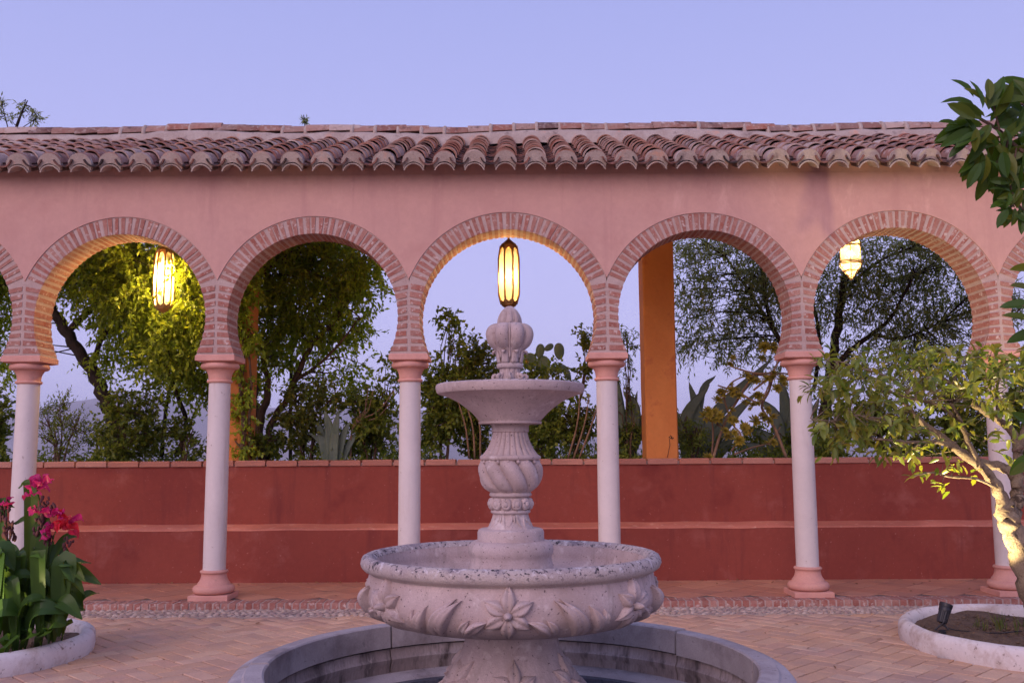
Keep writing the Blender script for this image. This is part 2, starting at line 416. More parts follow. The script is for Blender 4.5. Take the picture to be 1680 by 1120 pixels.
# =================================================================== GROUND AND FAR LAND
def ground_mesh():
    ys = [-4000, -400, -40, -5, 0, 4, 8, 11, 13, 15, 17, 22, 40, 90, 200, 500, 1200, 2500, 5000, 9000]
    xs = [-9000, -4000, -1500, -500, -150, -60, -30, -15, -8, 0, 8, 15, 30, 60, 150, 500, 1500, 4000, 9000]
    def h(x, y):
        if y < 15: return -0.06
        if y < 90: return -0.06 - 45 * ((y - 15) / 75) ** 1.2
        return -45 - min(45, (y - 90) * 0.05)
    vs = [(x, y, h(x, y)) for y in ys for x in xs]
    n = len(xs)
    fs = [(j * n + i, j * n + i + 1, (j + 1) * n + i + 1, (j + 1) * n + i) for j in range(len(ys) - 1) for i in range(n - 1)]
    return mk('ground', vs, fs, M['earth'], True)
tag(link('ground', ground_mesh()), kind='structure')

def far_hills():
    # ridge line: direction (tan of azimuth) -> elevation tangent, as the photo's skyline shows, at a true distance of 4 to 6 km
    key = [(-1.2, .05), (-.8, .055), (-.60, .052), (-.5, .047), (-.43, .062), (-.405, .066), (-.37, .060), (-.30, .052), (-.24, .046), (-.15, .050), (-.08, .044), (.0, .030), (.1, .022), (.2, .018), (.35, .022), (.6, .030), (1.2, .02)]
    kx, ky = [k[0] for k in key], [k[1] for k in key]
    n = 240
    vs, fs = [], []
    rows = 14
    for j in range(rows):
        t = j / (rows - 1)
        for i in range(n + 1):
            a = -1.2 + 2.4 * i / n
            D = 3200 + 2600 * t
            e = np.interp(a, kx, ky) * 5800
            w = math.sin(a * 61) * .5 + math.sin(a * 27 + 2) * .8 + math.sin(a * 140 + t * 4) * .25
            hz = -92 + (e + 92 + w * 9) * (t ** 1.15) + w * 26 * math.sin(PI * t)
            vs.append((a * D, D, hz))
    for j in range(rows - 1):
        for i in range(n):
            k = j * (n + 1) + i
            fs.append((k, k + 1, k + n + 2, k + n + 1))
    # back slope so that the ridge is not a cut edge
    b = len(vs)
    for i in range(n + 1):
        a = -1.2 + 2.4 * i / n
        vs.append((a * 7600, 7600, -92))
    for i in range(n):
        k = (rows - 1) * (n + 1) + i
        fs.append((k, k + 1, b + i + 1, b + i))
    return mk('hills', vs, fs, M['hill'], True)
tag(link('hills', far_hills()), kind='structure')
mb = MB()
for i in range(420):
    y = random.uniform(1500, 3100); x = random.uniform(-0.5, 0.25) * y
    s = random.uniform(6, 16)
    z0 = -91.5
    mb.box(x, x + s * random.uniform(1, 2.2), y, y + s, z0, z0 + random.uniform(4, 11))
tag(mb.build('distant_town', M['town']), kind='stuff', label='pale specks of a far town spread on the valley floor', cat='town')

# =================================================================== COURTYARD PAVING
FX, FY = -0.01, 4.1          # fountain axis
PL, PR = (-4.10, 7.02, 1.0), (3.95, 7.24, 1.03)   # planters
YC = 9.06                    # kerb line
def in_frame(p):
    d = Vector(p) - Vector((0, 0, CAMH))
    c, s = math.cos(PITCH), math.sin(PITCH)
    dep = d.y * c + d.z * s
    up = -d.y * s + d.z * c
    if dep <= 0.3: return None
    u, v = d.x / dep * F + 840, 560 - up / dep * F
    return (u, v) if (-10 < u < 1690 and -10 < v < 1130) else None
court = empty('courtyard_paving', (0, 5, 0), kind='structure')
obj('mortar_bed', [(-9, -3, -.012), (9, -3, -.012), (9, YC, -.012), (-9, YC, -.012)], [(0, 1, 2, 3)], M['joint'], court)
bw, bl, gap = 0.135, 0.27, 0.010
def paver_mesh(name, mat):
    a, b, c = bl / 2 - gap / 2, bw / 2 - gap / 2, 0.006
    def q(i, j, z, s): return (i * (a - s), j * (b - s), z)
    vs = [q(-1, -1, -.02, 0), q(1, -1, -.02, 0), q(1, 1, -.02, 0), q(-1, 1, -.02, 0),
          q(-1, -1, -.004, 0), q(1, -1, -.004, 0), q(1, 1, -.004, 0), q(-1, 1, -.004, 0),
          q(-1, -1, 0, c), q(1, -1, 0, c), q(1, 1, 0, c), q(-1, 1, 0, c)]
    fs = [(8, 9, 10, 11)] + [(i, (i + 1) % 4, (i + 1) % 4 + 4, i + 4) for i in range(4)] + [(i + 4, (i + 1) % 4 + 4, (i + 1) % 4 + 8, i + 8) for i in range(4)]
    return mk(name, vs, fs, mat)
PM = paver_mesh('paver', M['paver']); PMi = paver_mesh('paver_far', M['paver_i'])
cells = []
ca, sa = math.cos(R(45)), math.sin(R(45))
for i in range(-90, 120):
    for j in range(-90, 120):
        t = (i - j) % 4
        if t == 0: cx, cy, ang = (i + 1) * bw, (j + .5) * bw, 0
        elif t == 3: cx, cy, ang = (i + .5) * bw, (j + 1) * bw, 90
        else: continue
        x, y = cx * ca - cy * sa, cx * sa + cy * ca + 2.0
        if not (-8 < x < 8 and 0.5 < y < YC - .38): continue
        if math.hypot(x - FX, y - FY) < 1.0: continue
        if math.hypot(x - PL[0], y - PL[1]) < PL[2] - .12 or math.hypot(x - PR[0], y - PR[1]) < PR[2] - .12: continue
        cells.append((x, y, ang + 45))
vis = [c for c in cells if in_frame((c[0], c[1], 0)) and math.hypot(c[0] - FX, c[1] - FY) > 1.2]
vis.sort(key=lambda c: c[1] + (2.5 if abs(c[0]) < .9 else 0))
near = set(vis[:300])
far = []
for c in cells:
    jz = random.uniform(-.0022, .0022); ja = random.uniform(-.9, .9)
    tilt = (random.uniform(-.006, .006), random.uniform(-.006, .006))
    if c in near:
        link('paver', PM, (c[0], c[1], jz), (tilt[0], tilt[1], R(c[2] + ja)), court)
    else: far.append((c[0], c[1], jz, R(c[2] + ja), tilt))
base = np.array([v.co[:] for v in PMi.vertices]); bf = np.array([p.vertices[:] for p in PMi.polygons])
V, Fs = [], []
for k, (x, y, z, a, tl) in enumerate(far):
    m = np.array(Euler((tl[0], tl[1], a)).to_matrix())
    V.append(base @ m.T + np.array((x, y, z))); Fs.append(bf + k * len(base))
tag(link('paver_field', mknp('paver_field', np.concatenate(V), np.concatenate(Fs), M['paver_i']), parent=court), kind='stuff')

# pebble band
def blob(n=6, rings=4):
    vs, fs = [(0, 0, 1)], []
    for r_ in range(1, rings):
        t = PI * r_ / rings
        for k in range(n):
            vs.append((math.sin(t) * math.cos(2 * PI * k / n + r_ * .4), math.sin(t) * math.sin(2 * PI * k / n + r_ * .4), math.cos(t)))
    vs.append((0, 0, -1))
    for k in range(n): fs.append((0, 1 + k, 1 + (k + 1) % n))
    for r_ in range(rings - 2):
        for k in range(n):
            a, b = 1 + r_ * n + k, 1 + r_ * n + (k + 1) % n
            fs += [(a, a + n, b), (b, a + n, b + n)]
    e = len(vs) - 1
    for k in range(n): fs.append((e, 1 + (rings - 2) * n + (k + 1) % n, 1 + (rings - 2) * n + k))
    return np.array(vs, float), np.array(fs)
bv, bfc = blob()
def scatter_blobs(name, P, S, A, mat, parent=None):
    n = len(P)
    c, s = np.cos(A), np.sin(A)
    v = bv[None] * S[:, None, :]
    x = v[..., 0] * c[:, None] - v[..., 1] * s[:, None]
    y = v[..., 0] * s[:, None] + v[..., 1] * c[:, None]
    V = np.stack([x, y, v[..., 2]], -1) + P[:, None, :]
    Fc = bfc[None] + (np.arange(n) * len(bv))[:, None, None]
    return link(name, mknp(name, V.reshape(-1, 3), Fc.reshape(-1, 3), mat, True), parent=parent)
band = empty('pebble_border', (0, 8.85, 0), kind='structure')
obj('mortar_bed', [(-8, YC - .40, .0), (8, YC - .40, .0), (8, YC, .0), (-8, YC, .0), (-8, YC - .40, -.02), (8, YC - .40, -.02)], [(0, 1, 2, 3), (4, 5, 1, 0)], M['cement'], band)
P = []
for r_ in range(9):
    y = YC - .375 + r_ * .043
    x = -7.5 + random.random() * .05
    while x < 7.5:
        P.append((x + random.uniform(-.006, .006), y + random.uniform(-.008, .008), .002)); x += random.uniform(.052, .075)
P = np.array(P); n = len(P)
S = np.stack([rng.uniform(.024, .034, n), rng.uniform(.014, .02, n), rng.uniform(.008, .014, n)], -1)
tag(scatter_blobs('pebble_field', P, S, rng.normal(0.5, .25, n), M['pebble'], band), kind='stuff')

# =================================================================== TERRACE (raised walk under the arcade)
ZT = 0.06
terr = empty('terrace', (0, 9.8, 0), kind='structure')
mb = MB(); mb.box(-8, 8, YC + .24, 11.0, -.06, ZT - .006); mb.build('terrace_bed', M['joint'], terr)
mb = MB(); mb.box(-8, 8, YC + .006, YC + .24, -.06, ZT - .004); mb.build('kerb_mortar', M['mortar'], terr)
mb = MB(); mb.box(-.030, .030, 0, .225, -.085, .0)
vb = [(-.028, 0, -.085), (.028, 0, -.085), (.028, .22, -.085), (-.028, .22, -.085), (-.028, .006, -.004), (.028, .006, -.004), (.028, .215, -.002), (-.028, .215, -.002)]
fb = [(4, 5, 6, 7), (0, 1, 5, 4), (1, 2, 6, 5), (2, 3, 7, 6), (3, 0, 4, 7)]
KM = mk('kerb_brick', vb, fb, M['brick'])
x = -6.3; k = 0
while x < 6.3:
    link('brick', KM, (x, YC - .004 + random.uniform(-.004, .004), ZT + .003 + random.uniform(-.003, .002)), (random.uniform(-.01, .01), 0, random.uniform(-.03, .03)), terr)
    x += .0735 + random.uniform(-.003, .003)
TM_ = mk('floor_tile', [(-.144, -.144, -.02), (.144, -.144, -.02), (.144, .144, -.02), (-.144, .144, -.02), (-.141, -.141, 0), (.141, -.141, 0), (.141, .141, 0), (-.141, .141, 0)], fb, M['terrace'])
for i in range(-20, 24):
    for j in range(-6, 8):
        # diagonal square tiles
        x = (i + .5 * (j % 2)) * .4165; y = 9.42 + j * .2083
        if 9.42 <= y < 10.7 and abs(x) < 6.4:
            link('floor_tile', TM_, (x, y, ZT + random.uniform(-.001, .0015)), (0, 0, R(45)), terr)

# =================================================================== ARCADE
Y0, WT = 9.20, 0.36
Y1 = Y0 + WT
CX = [-6.69, -4.79, -2.897, -1.011, .9365, 2.851, 4.789, 6.70]
ZA = 2.405                     # top of abacus = foot of brickwork
ZC = 2.765                     # centre of arches
ZW = 4.20                      # top of wall
arcade = empty('arcade', (0, 9.38, ZT), 'long pink plastered arcade of horseshoe brick arches on white columns under a clay tiled roof', 'arcade')
fill = MB()
def vbrick(w0, w1, h, dep, j):
    """voussoir: z radial (0..h), x tangential, y through the wall"""
    e = .004
    vs = [(-w0 / 2, 0, 0), (w0 / 2, 0, 0), (w0 / 2, dep, 0), (-w0 / 2, dep, 0),
          (-w1 / 2 + j[0], 0, h + j[1]), (w1 / 2 + j[2], 0, h + j[3]), (w1 / 2, dep, h), (-w1 / 2, dep, h)]
    # front edge chipped back
    vs2 = vs[:]
    vs2[0] = (vs[0][0], e, 0); vs2[1] = (vs[1][0], e, 0)
    vs2 += [(-w0 / 2 + .002, 0, .005), (w0 / 2 - .002, 0, .005)]
    fs = [(8, 9, 5, 4), (0, 1, 9, 8), (1, 2, 6, 5, 9), (2, 3, 7, 6), (3, 0, 8, 4, 7), (4, 5, 6, 7), (3, 2, 1, 0)]
    return mk('voussoir', vs2, fs, M['brick'])
for b in range(7):
    xa, xb = CX[b], CX[b + 1]
    cx, hs = (xa + xb) / 2, (xb - xa) / 2
    ri = hs - .104; ro = ri + .172
    pn = math.asin(min(.999, (hs - .004) / ro)); pe = PI / 2 + math.asin((ZC - ZA) / ri)
    zn = ZC + ro * math.cos(pn)
    # plaster strips above the ring
    K = 40
    for i in range(K):
        p0, p1 = -pn + 2 * pn * i / K, -pn + 2 * pn * (i + 1) / K
        a = (cx + ro * math.sin(p0), ZC + ro * math.cos(p0)); c = (cx + ro * math.sin(p1), ZC + ro * math.cos(p1))
        if i == 0: a = (xa, a[1])
        if i == K - 1: c = (xb, c[1])
        n = 9
        for yy, fl in ((Y0 - .006, 1), (Y1 + .006, -1)):
            vs = []
            for q in range(n + 1):
                t = q / n
                vs += [(a[0], yy, a[1] + (ZW - a[1]) * t), (c[0], yy, c[1] + (ZW - c[1]) * t)]
            fs = [(2 * q, 2 * q + 1, 2 * q + 3, 2 * q + 2)[::fl] for q in range(n)]
            fill.add(vs, fs)
        # lip of the plaster along the ring
        fill.add([(a[0], Y0 - .006, a[1]), (c[0], Y0 - .006, c[1]), (c[0], Y0 + .02, c[1]), (a[0], Y0 + .02, a[1])], [(0, 3, 2, 1)])
    # ring of mortar
    ring = empty('brick_arch', (cx, Y0, ZA), parent=arcade)
    rb = MB(); K = 64; vs = []
    for i in range(K + 1):
        p = -pe + 2 * pe * i / K
        sgn = -1 if p < 0 else 1
        xi, zi = cx + ri * math.sin(p), ZC + ri * math.cos(p)
        if abs(p) <= pn: xo, zo = cx + ro * math.sin(p), ZC + ro * math.cos(p)
        else:
            xo = cx + sgn * hs
            t = (abs(p) - pn) / (pe - pn)
            zo = zn + (ZA - zn) * t
        vs += [(xi, Y0 + .004, zi), (xo, Y0 + .004, zo), (xo, Y1 - .004, zo), (xi, Y1 - .004, zi)]
    fs = []
    for i in range(K):
        q, r_ = 4 * i, 4 * i + 4
        fs += [(q, r_, r_ + 1, q + 1), (q + 3, q + 2, r_ + 2, r_ + 3), (q, q + 3, r_ + 3, r_), (q + 1, r_ + 1, r_ + 2, q + 2)]
    rb.add(vs, fs); rb.build('mortar_ring', M['mortar'], ring)
    # the bricks
    nb = 35
    pv = pn * .985
    vm = [vbrick(.030 + random.uniform(0, .007), .036 + random.uniform(0, .010), .168, WT + .004, [random.uniform(-.006, .006) for _ in range(4)]) for _ in range(9)]
    far_b = MB(); seen = b not in (0, 6)
    for i in range(nb):
        p = -pv + 2 * pv * (i + .5 + random.uniform(-.10, .10)) / nb
        r0 = ri - .004
        if seen:
            o = link('brick', random.choice(vm), (cx + r0 * math.sin(p), Y0 - .002 + random.uniform(-.002, .003), ZC + r0 * math.cos(p)),
                     (0, p + random.uniform(-.02, .02), 0), ring)
        else:
            far_b.add([Matrix.Rotation(p, 4, 'Y') @ Vector((q[0], q[1], q[2])) + Vector((cx + r0 * math.sin(p), Y0 - .002, ZC + r0 * math.cos(p))) for q in [v.co for v in vm[0].vertices]],
                      [tuple(f.vertices) for f in vm[0].polygons])
    # courses of the piers below the springing
    nr = 9
    for sgn in (-1, 1):
        for i in range(nr):
            t = (i + .5) / nr
            zs = zn - .035 + (ZA + .012 - (zn - .035)) * (i + .55) / nr
            tl = .028 * (1 - (i / nr))
            hh = .047 * random.uniform(.8, 1.12)
            xo = hs - .010 - random.uniform(0, .016)
            pts = []
            for zz in (zs - hh / 2, zs + hh / 2):
                zi = zz - tl
                xi_ = math.sqrt(max(ri * ri - (zi - ZC) ** 2, 0)) - .004
                pts.append((xi_, zi, zz))
            (x0_, z0i, z0o), (x1_, z1i, z1o) = pts
            if z0i < ZA + .004: z0i = ZA + .004
            if z0o < ZA + .004: z0o = ZA + .004
            f_, k_ = Y0 - .002 + random.uniform(-.002, .002), Y1
            vs = [(cx + sgn * x0_, f_, z0i), (cx + sgn * xo, f_, z0o), (cx + sgn * xo, f_, z1o), (cx + sgn * x1_, f_, z1i),
                  (cx + sgn * x0_, k_, z0i), (cx + sgn * xo, k_, z0o), (cx + sgn * xo, k_, z1o), (cx + sgn * x1_, k_, z1i)]
            fs = [(0, 1, 2, 3), (4, 7, 6, 5), (0, 3, 7, 4), (1, 5, 6, 2), (3, 2, 6, 7), (0, 4, 5, 1)]
            if sgn < 0: fs = [tuple(reversed(f)) for f in fs]
            if seen: obj('brick', vs, fs, M['brick'], ring)
            else: far_b.add(vs, fs)
    if far_b.v: tag(far_b.build('brick_courses', M['brick'], ring), kind='stuff')
fill.add([(-6.69, Y0 - .006, ZW), (6.7, Y0 - .006, ZW), (6.7, Y1 + .006, ZW), (-6.69, Y1 + .006, ZW)], [(0, 1, 2, 3)])
fill.build('plaster_wall', M['plaster'], arcade)

# columns
def sq(mb, hw, z0, z1, ch=0.0):
    a = hw; b_ = hw - ch
    mb.add([(-a, -a, z0), (a, -a, z0), (a, a, z0), (-a, a, z0), (-a, -a, z1 - ch), (a, -a, z1 - ch), (a, a, z1 - ch), (-a, a, z1 - ch),
            (-b_, -b_, z1), (b_, -b_, z1), (b_, b_, z1), (-b_, b_, z1)],
           [(3, 2, 1, 0), (8, 9, 10, 11)] + [(i, (i + 1) % 4, (i + 1) % 4 + 4, i + 4) for i in range(4)] + [(i + 4, (i + 1) % 4 + 4, (i + 1) % 4 + 8, i + 8) for i in range(4)])
def mesh_of(mb, name, mat, smooth=False, ang=40):
    me = mk(name, mb.v, mb.f, mat)
    if smooth: sm(me, ang)
    return me
mb = MB(); sq(mb, .188, 0, .05, .006); m_plinth = mesh_of(mb, 'plinth', M['pink_stone'])
def torus_prof(r, z, h, n=7): return [(r + h / 2 * math.cos(t), z + h / 2 * math.sin(t)) for t in [(-PI / 2 + PI * i / n) for i in range(n + 1)]]
prof = [(.14, .05)] + torus_prof(.157, .092, .08) + [(.155, .134), (.152, .15), (.138, .165), (.126, .19), (.120, .215), (.119, .235), (.122, .24)] + torus_prof(.117, .256, .032, 5) + [(.11, .273)]
mb = MB(); mb.lathe(prof, 40); m_base = mesh_of(mb, 'base', M['pink_stone'], True)
ZS0, ZS1 = .273, 2.135 - ZT
mb = MB(); mb.lathe([(.1075, ZS0), (.1078, .8), (.106, 1.5), (.1035, ZS1)], 40); m_shaft = mesh_of(mb, 'shaft', M['shaft'], True)
z = ZS1
prof = [(.105, z)] + torus_prof(.107, z + .018, .034, 5) + [(.108, z + .04), (.110, z + .055), (.113, z + .08), (.122, z + .105), (.137, z + .128), (.143, z + .136)] + torus_prof(.155, z + .168, .062) + [(.15, z + .2)]
mb = MB(); mb.lathe(prof, 40); m_cap = mesh_of(mb, 'capital', M['pink_stone'], True)
za = z + .2
mb = MB()
a_, b_ = .150, .192
mb.add([(-a_, -a_, za), (a_, -a_, za), (a_, a_, za), (-a_, a_, za), (-b_, -b_, za + .012), (b_, -b_, za + .012), (b_, b_, za + .012), (-b_, b_, za + .012),
        (-b_, -b_, ZA - ZT - .012), (b_, -b_, ZA - ZT - .012), (b_, b_, ZA - ZT - .012), (-b_, b_, ZA - ZT - .012), (-.180, -.180, ZA - ZT), (.180, -.180, ZA - ZT), (.180, .180, ZA - ZT), (-.180, .180, ZA - ZT)],
       [(3, 2, 1, 0), (12, 13, 14, 15)] + [(i + o_, (i + 1) % 4 + o_, (i + 1) % 4 + 4 + o_, i + 4 + o_) for o_ in (0, 4, 8) for i in range(4)])
m_abac = mesh_of(mb, 'abacus', M['pink_stone'])
for i, x in enumerate(CX):
    c_ = empty('column', (x, 9.38, ZT), parent=arcade)
    ra = random.uniform(0, 1)
    for nm, me in (('plinth', m_plinth), ('base', m_base), ('shaft', m_shaft), ('capital', m_cap), ('abacus', m_abac)):
        link(nm, me, (x, 9.38, ZT), (0, 0, 0), c_)

# ---------------------------------------------------------------- roof
roof = empty('roof', (0, 10, ZW), parent=arcade)
YE, ZE, SL = 8.95, 4.235, R(22.6)
cs, ss = math.cos(SL), math.sin(SL)
def on_roof(x, s, n):          # s metres up the slope, n metres off it
    return Vector((x, YE + s * cs - n * ss, ZE + s * ss + n * cs))
SLEN = 2.30
mb = MB()
q = [on_roof(-7.0, .275, -.03), on_roof(7.0, .275, -.03), on_roof(7.0, SLEN + .1, -.03), on_roof(-7.0, SLEN + .1, -.03)]
q2 = [on_roof(-7.0, .275, -.10), on_roof(7.0, .275, -.10), on_roof(7.0, SLEN + .1, -.10), on_roof(-7.0, SLEN + .1, -.10)]
mb.add(q2 + q, [(3, 2, 1, 0), (4, 5, 6, 7), (0, 1, 5, 4), (1, 2, 6, 5), (2, 3, 7, 6), (3, 0, 4, 7)])
mb.build('roof_deck', M['darkwood'], roof)
# infill between wall top and deck
mb = MB()
for yy0, yy1, zz0, zz1 in ((Y0 - .006, Y1, ZW - .002, ZW + .085),):
    mb.add([(-6.9, yy0, zz0), (6.9, yy0, zz0), (6.9, yy1, zz0), (-6.9, yy1, zz0), (-6.9, yy0, zz1 + .02), (6.9, yy0, zz1 + .02), (6.9, yy1, zz1 + .17), (-6.9, yy1, zz1 + .17)],
           [(4, 5, 6, 7), (0, 1, 5, 4), (2, 3, 7, 6)])
mb.build('wall_head', M['plaster'], roof)
def barrel(name, r0, r1, L, th, mat, seg=9, up=True, arc=180, jag=0.0):
    """half-barrel tile running along +y from 0 to L; radius r0 at the near end"""
    vs, fs = [], []
    a0 = R(90 - arc / 2)
    for j, (r_, y) in enumerate(((r0, 0), (r1, L))):
        for rr in (r_, r_ - th):
            for k in range(seg + 1):
                a = a0 + R(arc) * k / seg
                zz = rr * math.sin(a)
                vs.append((rr * math.cos(a), y + (random.uniform(-jag, jag) if j == 0 else 0), zz if up else -zz))
    n = seg + 1
    for k in range(seg):
        fs += [(k, k + 1, 2 * n + k + 1, 2 * n + k), (n + k + 1, n + k, 3 * n + k, 3 * n + k + 1), (n + k, n + k + 1, k + 1, k), (2 * n + k, 2 * n + k + 1, 3 * n + k + 1, 3 * n + k)]
    fs += [(0, 2 * n, 3 * n, n), (seg, n + seg, 3 * n + seg, 2 * n + seg)]
    if up: fs = [tuple(reversed(f)) for f in fs]
    me = mk(name, vs, fs, mat); sm(me, 50); return me
covers = [barrel('cover_tile', .105 + random.uniform(-.004, .005), .086, .38, .014, M['tile'], 8, True, 176, .006) for _ in range(6)]
covers_i = [barrel('cover_tile_far', .105, .086, .38, .014, M['tile_i'], 7, True, 176, .004) for _ in range(3)]
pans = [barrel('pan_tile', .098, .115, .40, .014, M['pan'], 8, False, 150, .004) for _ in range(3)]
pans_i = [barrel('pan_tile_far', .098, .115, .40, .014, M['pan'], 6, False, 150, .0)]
SP = .2955
NR = 24
X00 = -.06
ncourse = 10
EXP = (SLEN - .02) / ncourse
allc, allp = [], []
for i in range(-NR, NR + 1):
    for j in range(ncourse):
        allc.append((i, j)); allp.append((i, j))
def shows(i): return abs(X00 + i * SP) < 5.35
cand = sorted([c for c in allc if shows(c[0])], key=lambda c: (c[1] > 2, abs(c[0]) + c[1] * .5))[:300]
cand = set(cand)
def roofmat(x, s, n, rz=0, rx=0):
    return Euler((SL + rx, 0, rz)), on_roof(x, s, n)
def join_far(name, items, srcs, mat):
    V, Fs, off = [], [], 0
    for (eul, loc, me) in items:
        b_ = srcs[me]; m_ = np.array(eul.to_matrix())
        V.append(b_[0] @ m_.T + np.array(tuple(loc))); Fs.append(b_[1] + off); off += len(b_[0])
    return mknp(name, np.concatenate(V), np.concatenate(Fs), mat, True)
def arr(me):
    return (np.array([v.co[:] for v in me.vertices]), np.array([p.vertices[:] for p in me.polygons]))
src_c = {k: arr(m_) for k, m_ in enumerate(covers_i)}; src_p = {0: arr(pans_i[0])}
rowj = {i: (random.uniform(-.012, .012), random.uniform(-.006, .006)) for i in range(-NR - 1, NR + 2)}
fc, fp = [], []
for (i, j) in allc:
    x = X00 + i * SP + rowj[i][0] * (1 if j else .4) + random.uniform(-.006, .006); s = .02 + j * EXP + random.uniform(-.014, .014) * (j > 0)
    eul, loc = roofmat(x, s, .012 + random.uniform(0, .008) + (j > 0) * .006, random.uniform(-.045, .045) * (j > 0), -.07 + random.uniform(-.03, .03))
    if (i, j) in cand: link('roof_tile', random.choice(covers), loc, eul, roof)
    else: fc.append((eul, loc, random.randrange(3)))
for (i, j) in allp:
    x = X00 + (i + .5) * SP + random.uniform(-.006, .006); s = -.015 + j * EXP
    eul, loc = roofmat(x, s, .078 + .004 * (j > 0), random.uniform(-.02, .02), -.03)
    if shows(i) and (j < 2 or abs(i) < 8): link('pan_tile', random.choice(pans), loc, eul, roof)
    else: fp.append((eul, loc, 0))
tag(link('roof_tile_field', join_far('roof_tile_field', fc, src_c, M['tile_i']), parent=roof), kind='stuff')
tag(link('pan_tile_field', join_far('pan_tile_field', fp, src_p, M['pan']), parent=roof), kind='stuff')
# cement-filled eave ends and the thin tiles under them
def crescent(th=.05):
    vs, fs = [], []; seg = 12
    for y in (0, th):
        for k in range(seg + 1):
            a = PI * k / seg
            vs.append((.112 * math.cos(a) + random.uniform(-.002, .002), y, .108 * math.sin(a) - .004 + random.uniform(-.002, .002)))
        for k in range(seg + 1):
            a = R(20) + R(140) * k / seg
            vs.append((.104 * math.cos(a), y, .104 * math.sin(a) - .100 + random.uniform(-.0015, .0015)))
    n = seg + 1
    for k in range(seg):
        fs += [(k, k + 1, n + k + 1, n + k), (2 * n + k + 1, 2 * n + k, 3 * n + k, 3 * n + k + 1), (k + 1, k, 2 * n + k, 2 * n + k + 1), (n + k, n + k + 1, 3 * n + k + 1, 3 * n + k)]
    fs += [(0, n, 3 * n, 2 * n), (seg, 2 * n + seg, 3 * n + seg, n + seg)]
    me = mk('eave_cement', vs, fs, M['cement']); sm(me, 45); return me
cms = [crescent() for _ in range(5)]
under = [barrel('under_tile', .106, .098, .36, .012, M['cement'], 9, True, 142, .003) for _ in range(2)]
for i in range(-NR, NR + 1):
    if not shows(i): continue
    x = X00 + i * SP + rowj[i][0] * .4
    eul, loc = roofmat(x, .012 + random.uniform(-.012, .006), .010, random.uniform(-.03, .03), -.03)
    link('eave_cement', random.choice(cms), loc, eul, roof)
    eul, loc = roofmat(x, -.008 + random.uniform(-.008, .008), -.101, random.uniform(-.02, .02), .0)
    link('under_tile', random.choice(under), loc, eul, roof)
# ridge
SR = SLEN + .03
mb = MB(); rp = on_roof(0, SR, 0)
nx = 90
prof_ = [(-.20, -.06), (-.17, .085), (-.12, .125), (-.04, .14), (.10, .13), (.16, .05), (.16, -.25)]
vs, fs = [], []
for i in range(nx + 1):
    x = -7 + 14 * i / nx
    wob = .018 * math.sin(x * 1.3) + .012 * math.sin(x * 3.1 + 1)
    for (dy, dz) in prof_:
        vs.append((x, rp.y + dy + random.uniform(-.012, .012), rp.z + dz + wob + random.uniform(-.008, .008)))
m_ = len(prof_)
for i in range(nx):
    for k in range(m_ - 1):
        a = i * m_ + k; fs.append((a, a + m_, a + m_ + 1, a + 1))
mb.add(vs, fs); o = mb.build('ridge_mortar', M['cement'], roof); sm(o, 60)
ridge_t = [barrel('ridge_tile', .125, .095, .36, .018, M['tile'], 8, True, 170, .004) for _ in range(4)]
x = -6.6
while x < 6.6:
    wob = .018 * math.sin(x * 1.3) + .012 * math.sin(x * 3.1 + 1)
    o = link('ridge_tile', random.choice(ridge_t), (x, rp.y - .01 + random.uniform(-.01, .01), rp.z + .120 + wob + random.uniform(-.006, .008)),
             Euler((random.uniform(-.03, .03), 0, R(-90) + random.uniform(-.03, .03)), 'XYZ'), roof)
    o.rotation_euler = (Matrix.Rotation(R(-90) + random.uniform(-.025, .025), 3, 'Z') @ Matrix.Rotation(random.uniform(.06, .10), 3, 'X')).to_euler()
    if random.random() < .7:
        cb = MB(); cb.lathe([(.0, -.022), (.124, -.020), (.131, 0), (.124, .022), (.0, .024)], 14, (0, 0), lambda a, t, r, z: r + random.uniform(-.006, .006), cap=False)
        cb.v = [(x + p[2] - .012, rp.y + p[0] - .01, rp.z + .122 + wob + p[1]) for p in cb.v]
        cb.build('ridge_collar', M['cement'], roof, True)
    x += .277
# back slope, rear beam and posts
mb = MB()
yb, zb = rp.y + .14, rp.z + .03
mb.add([(-7, yb, zb), (7, yb, zb), (7, yb + .9, zb - .4), (-7, yb + .9, zb - .4), (-7, yb, zb - .08), (7, yb, zb - .08), (7, yb + .9, zb - .48), (-7, yb + .9, zb - .48)],
       [(0, 1, 2, 3), (7, 6, 5, 4), (3, 2, 6, 7), (0, 3, 7, 4), (1, 5, 6, 2)])
mb.build('back_slope', M['tile_i'], roof)
mb = MB(); mb.box(-7, 7, 11.08, 11.40, rp.z - .42, rp.z - .09); mb.build('rear_beam', M['orange'], arcade)
for i in range(9):
    x = -6.3 + i * 1.575
    mb = MB()
    ya, yb_ = Y1 - .05, 11.1
    def zr(y): return ZE + (y - YE) * math.tan(SL) - .115
    mb.add([(x - .04, ya, zr(ya) - .12), (x + .04, ya, zr(ya) - .12), (x + .04, yb_, zr(yb_) - .12), (x - .04, yb_, zr(yb_) - .12),
            (x - .04, ya, zr(ya)), (x + .04, ya, zr(ya)), (x + .04, yb_, zr(yb_)), (x - .04, yb_, zr(yb_))],
           [(3, 2, 1, 0), (4, 5, 6, 7), (0, 1, 5, 4), (1, 2, 6, 5), (2, 3, 7, 6), (3, 0, 4, 7)])
    mb.build('rafter', M['darkwood'], arcade)
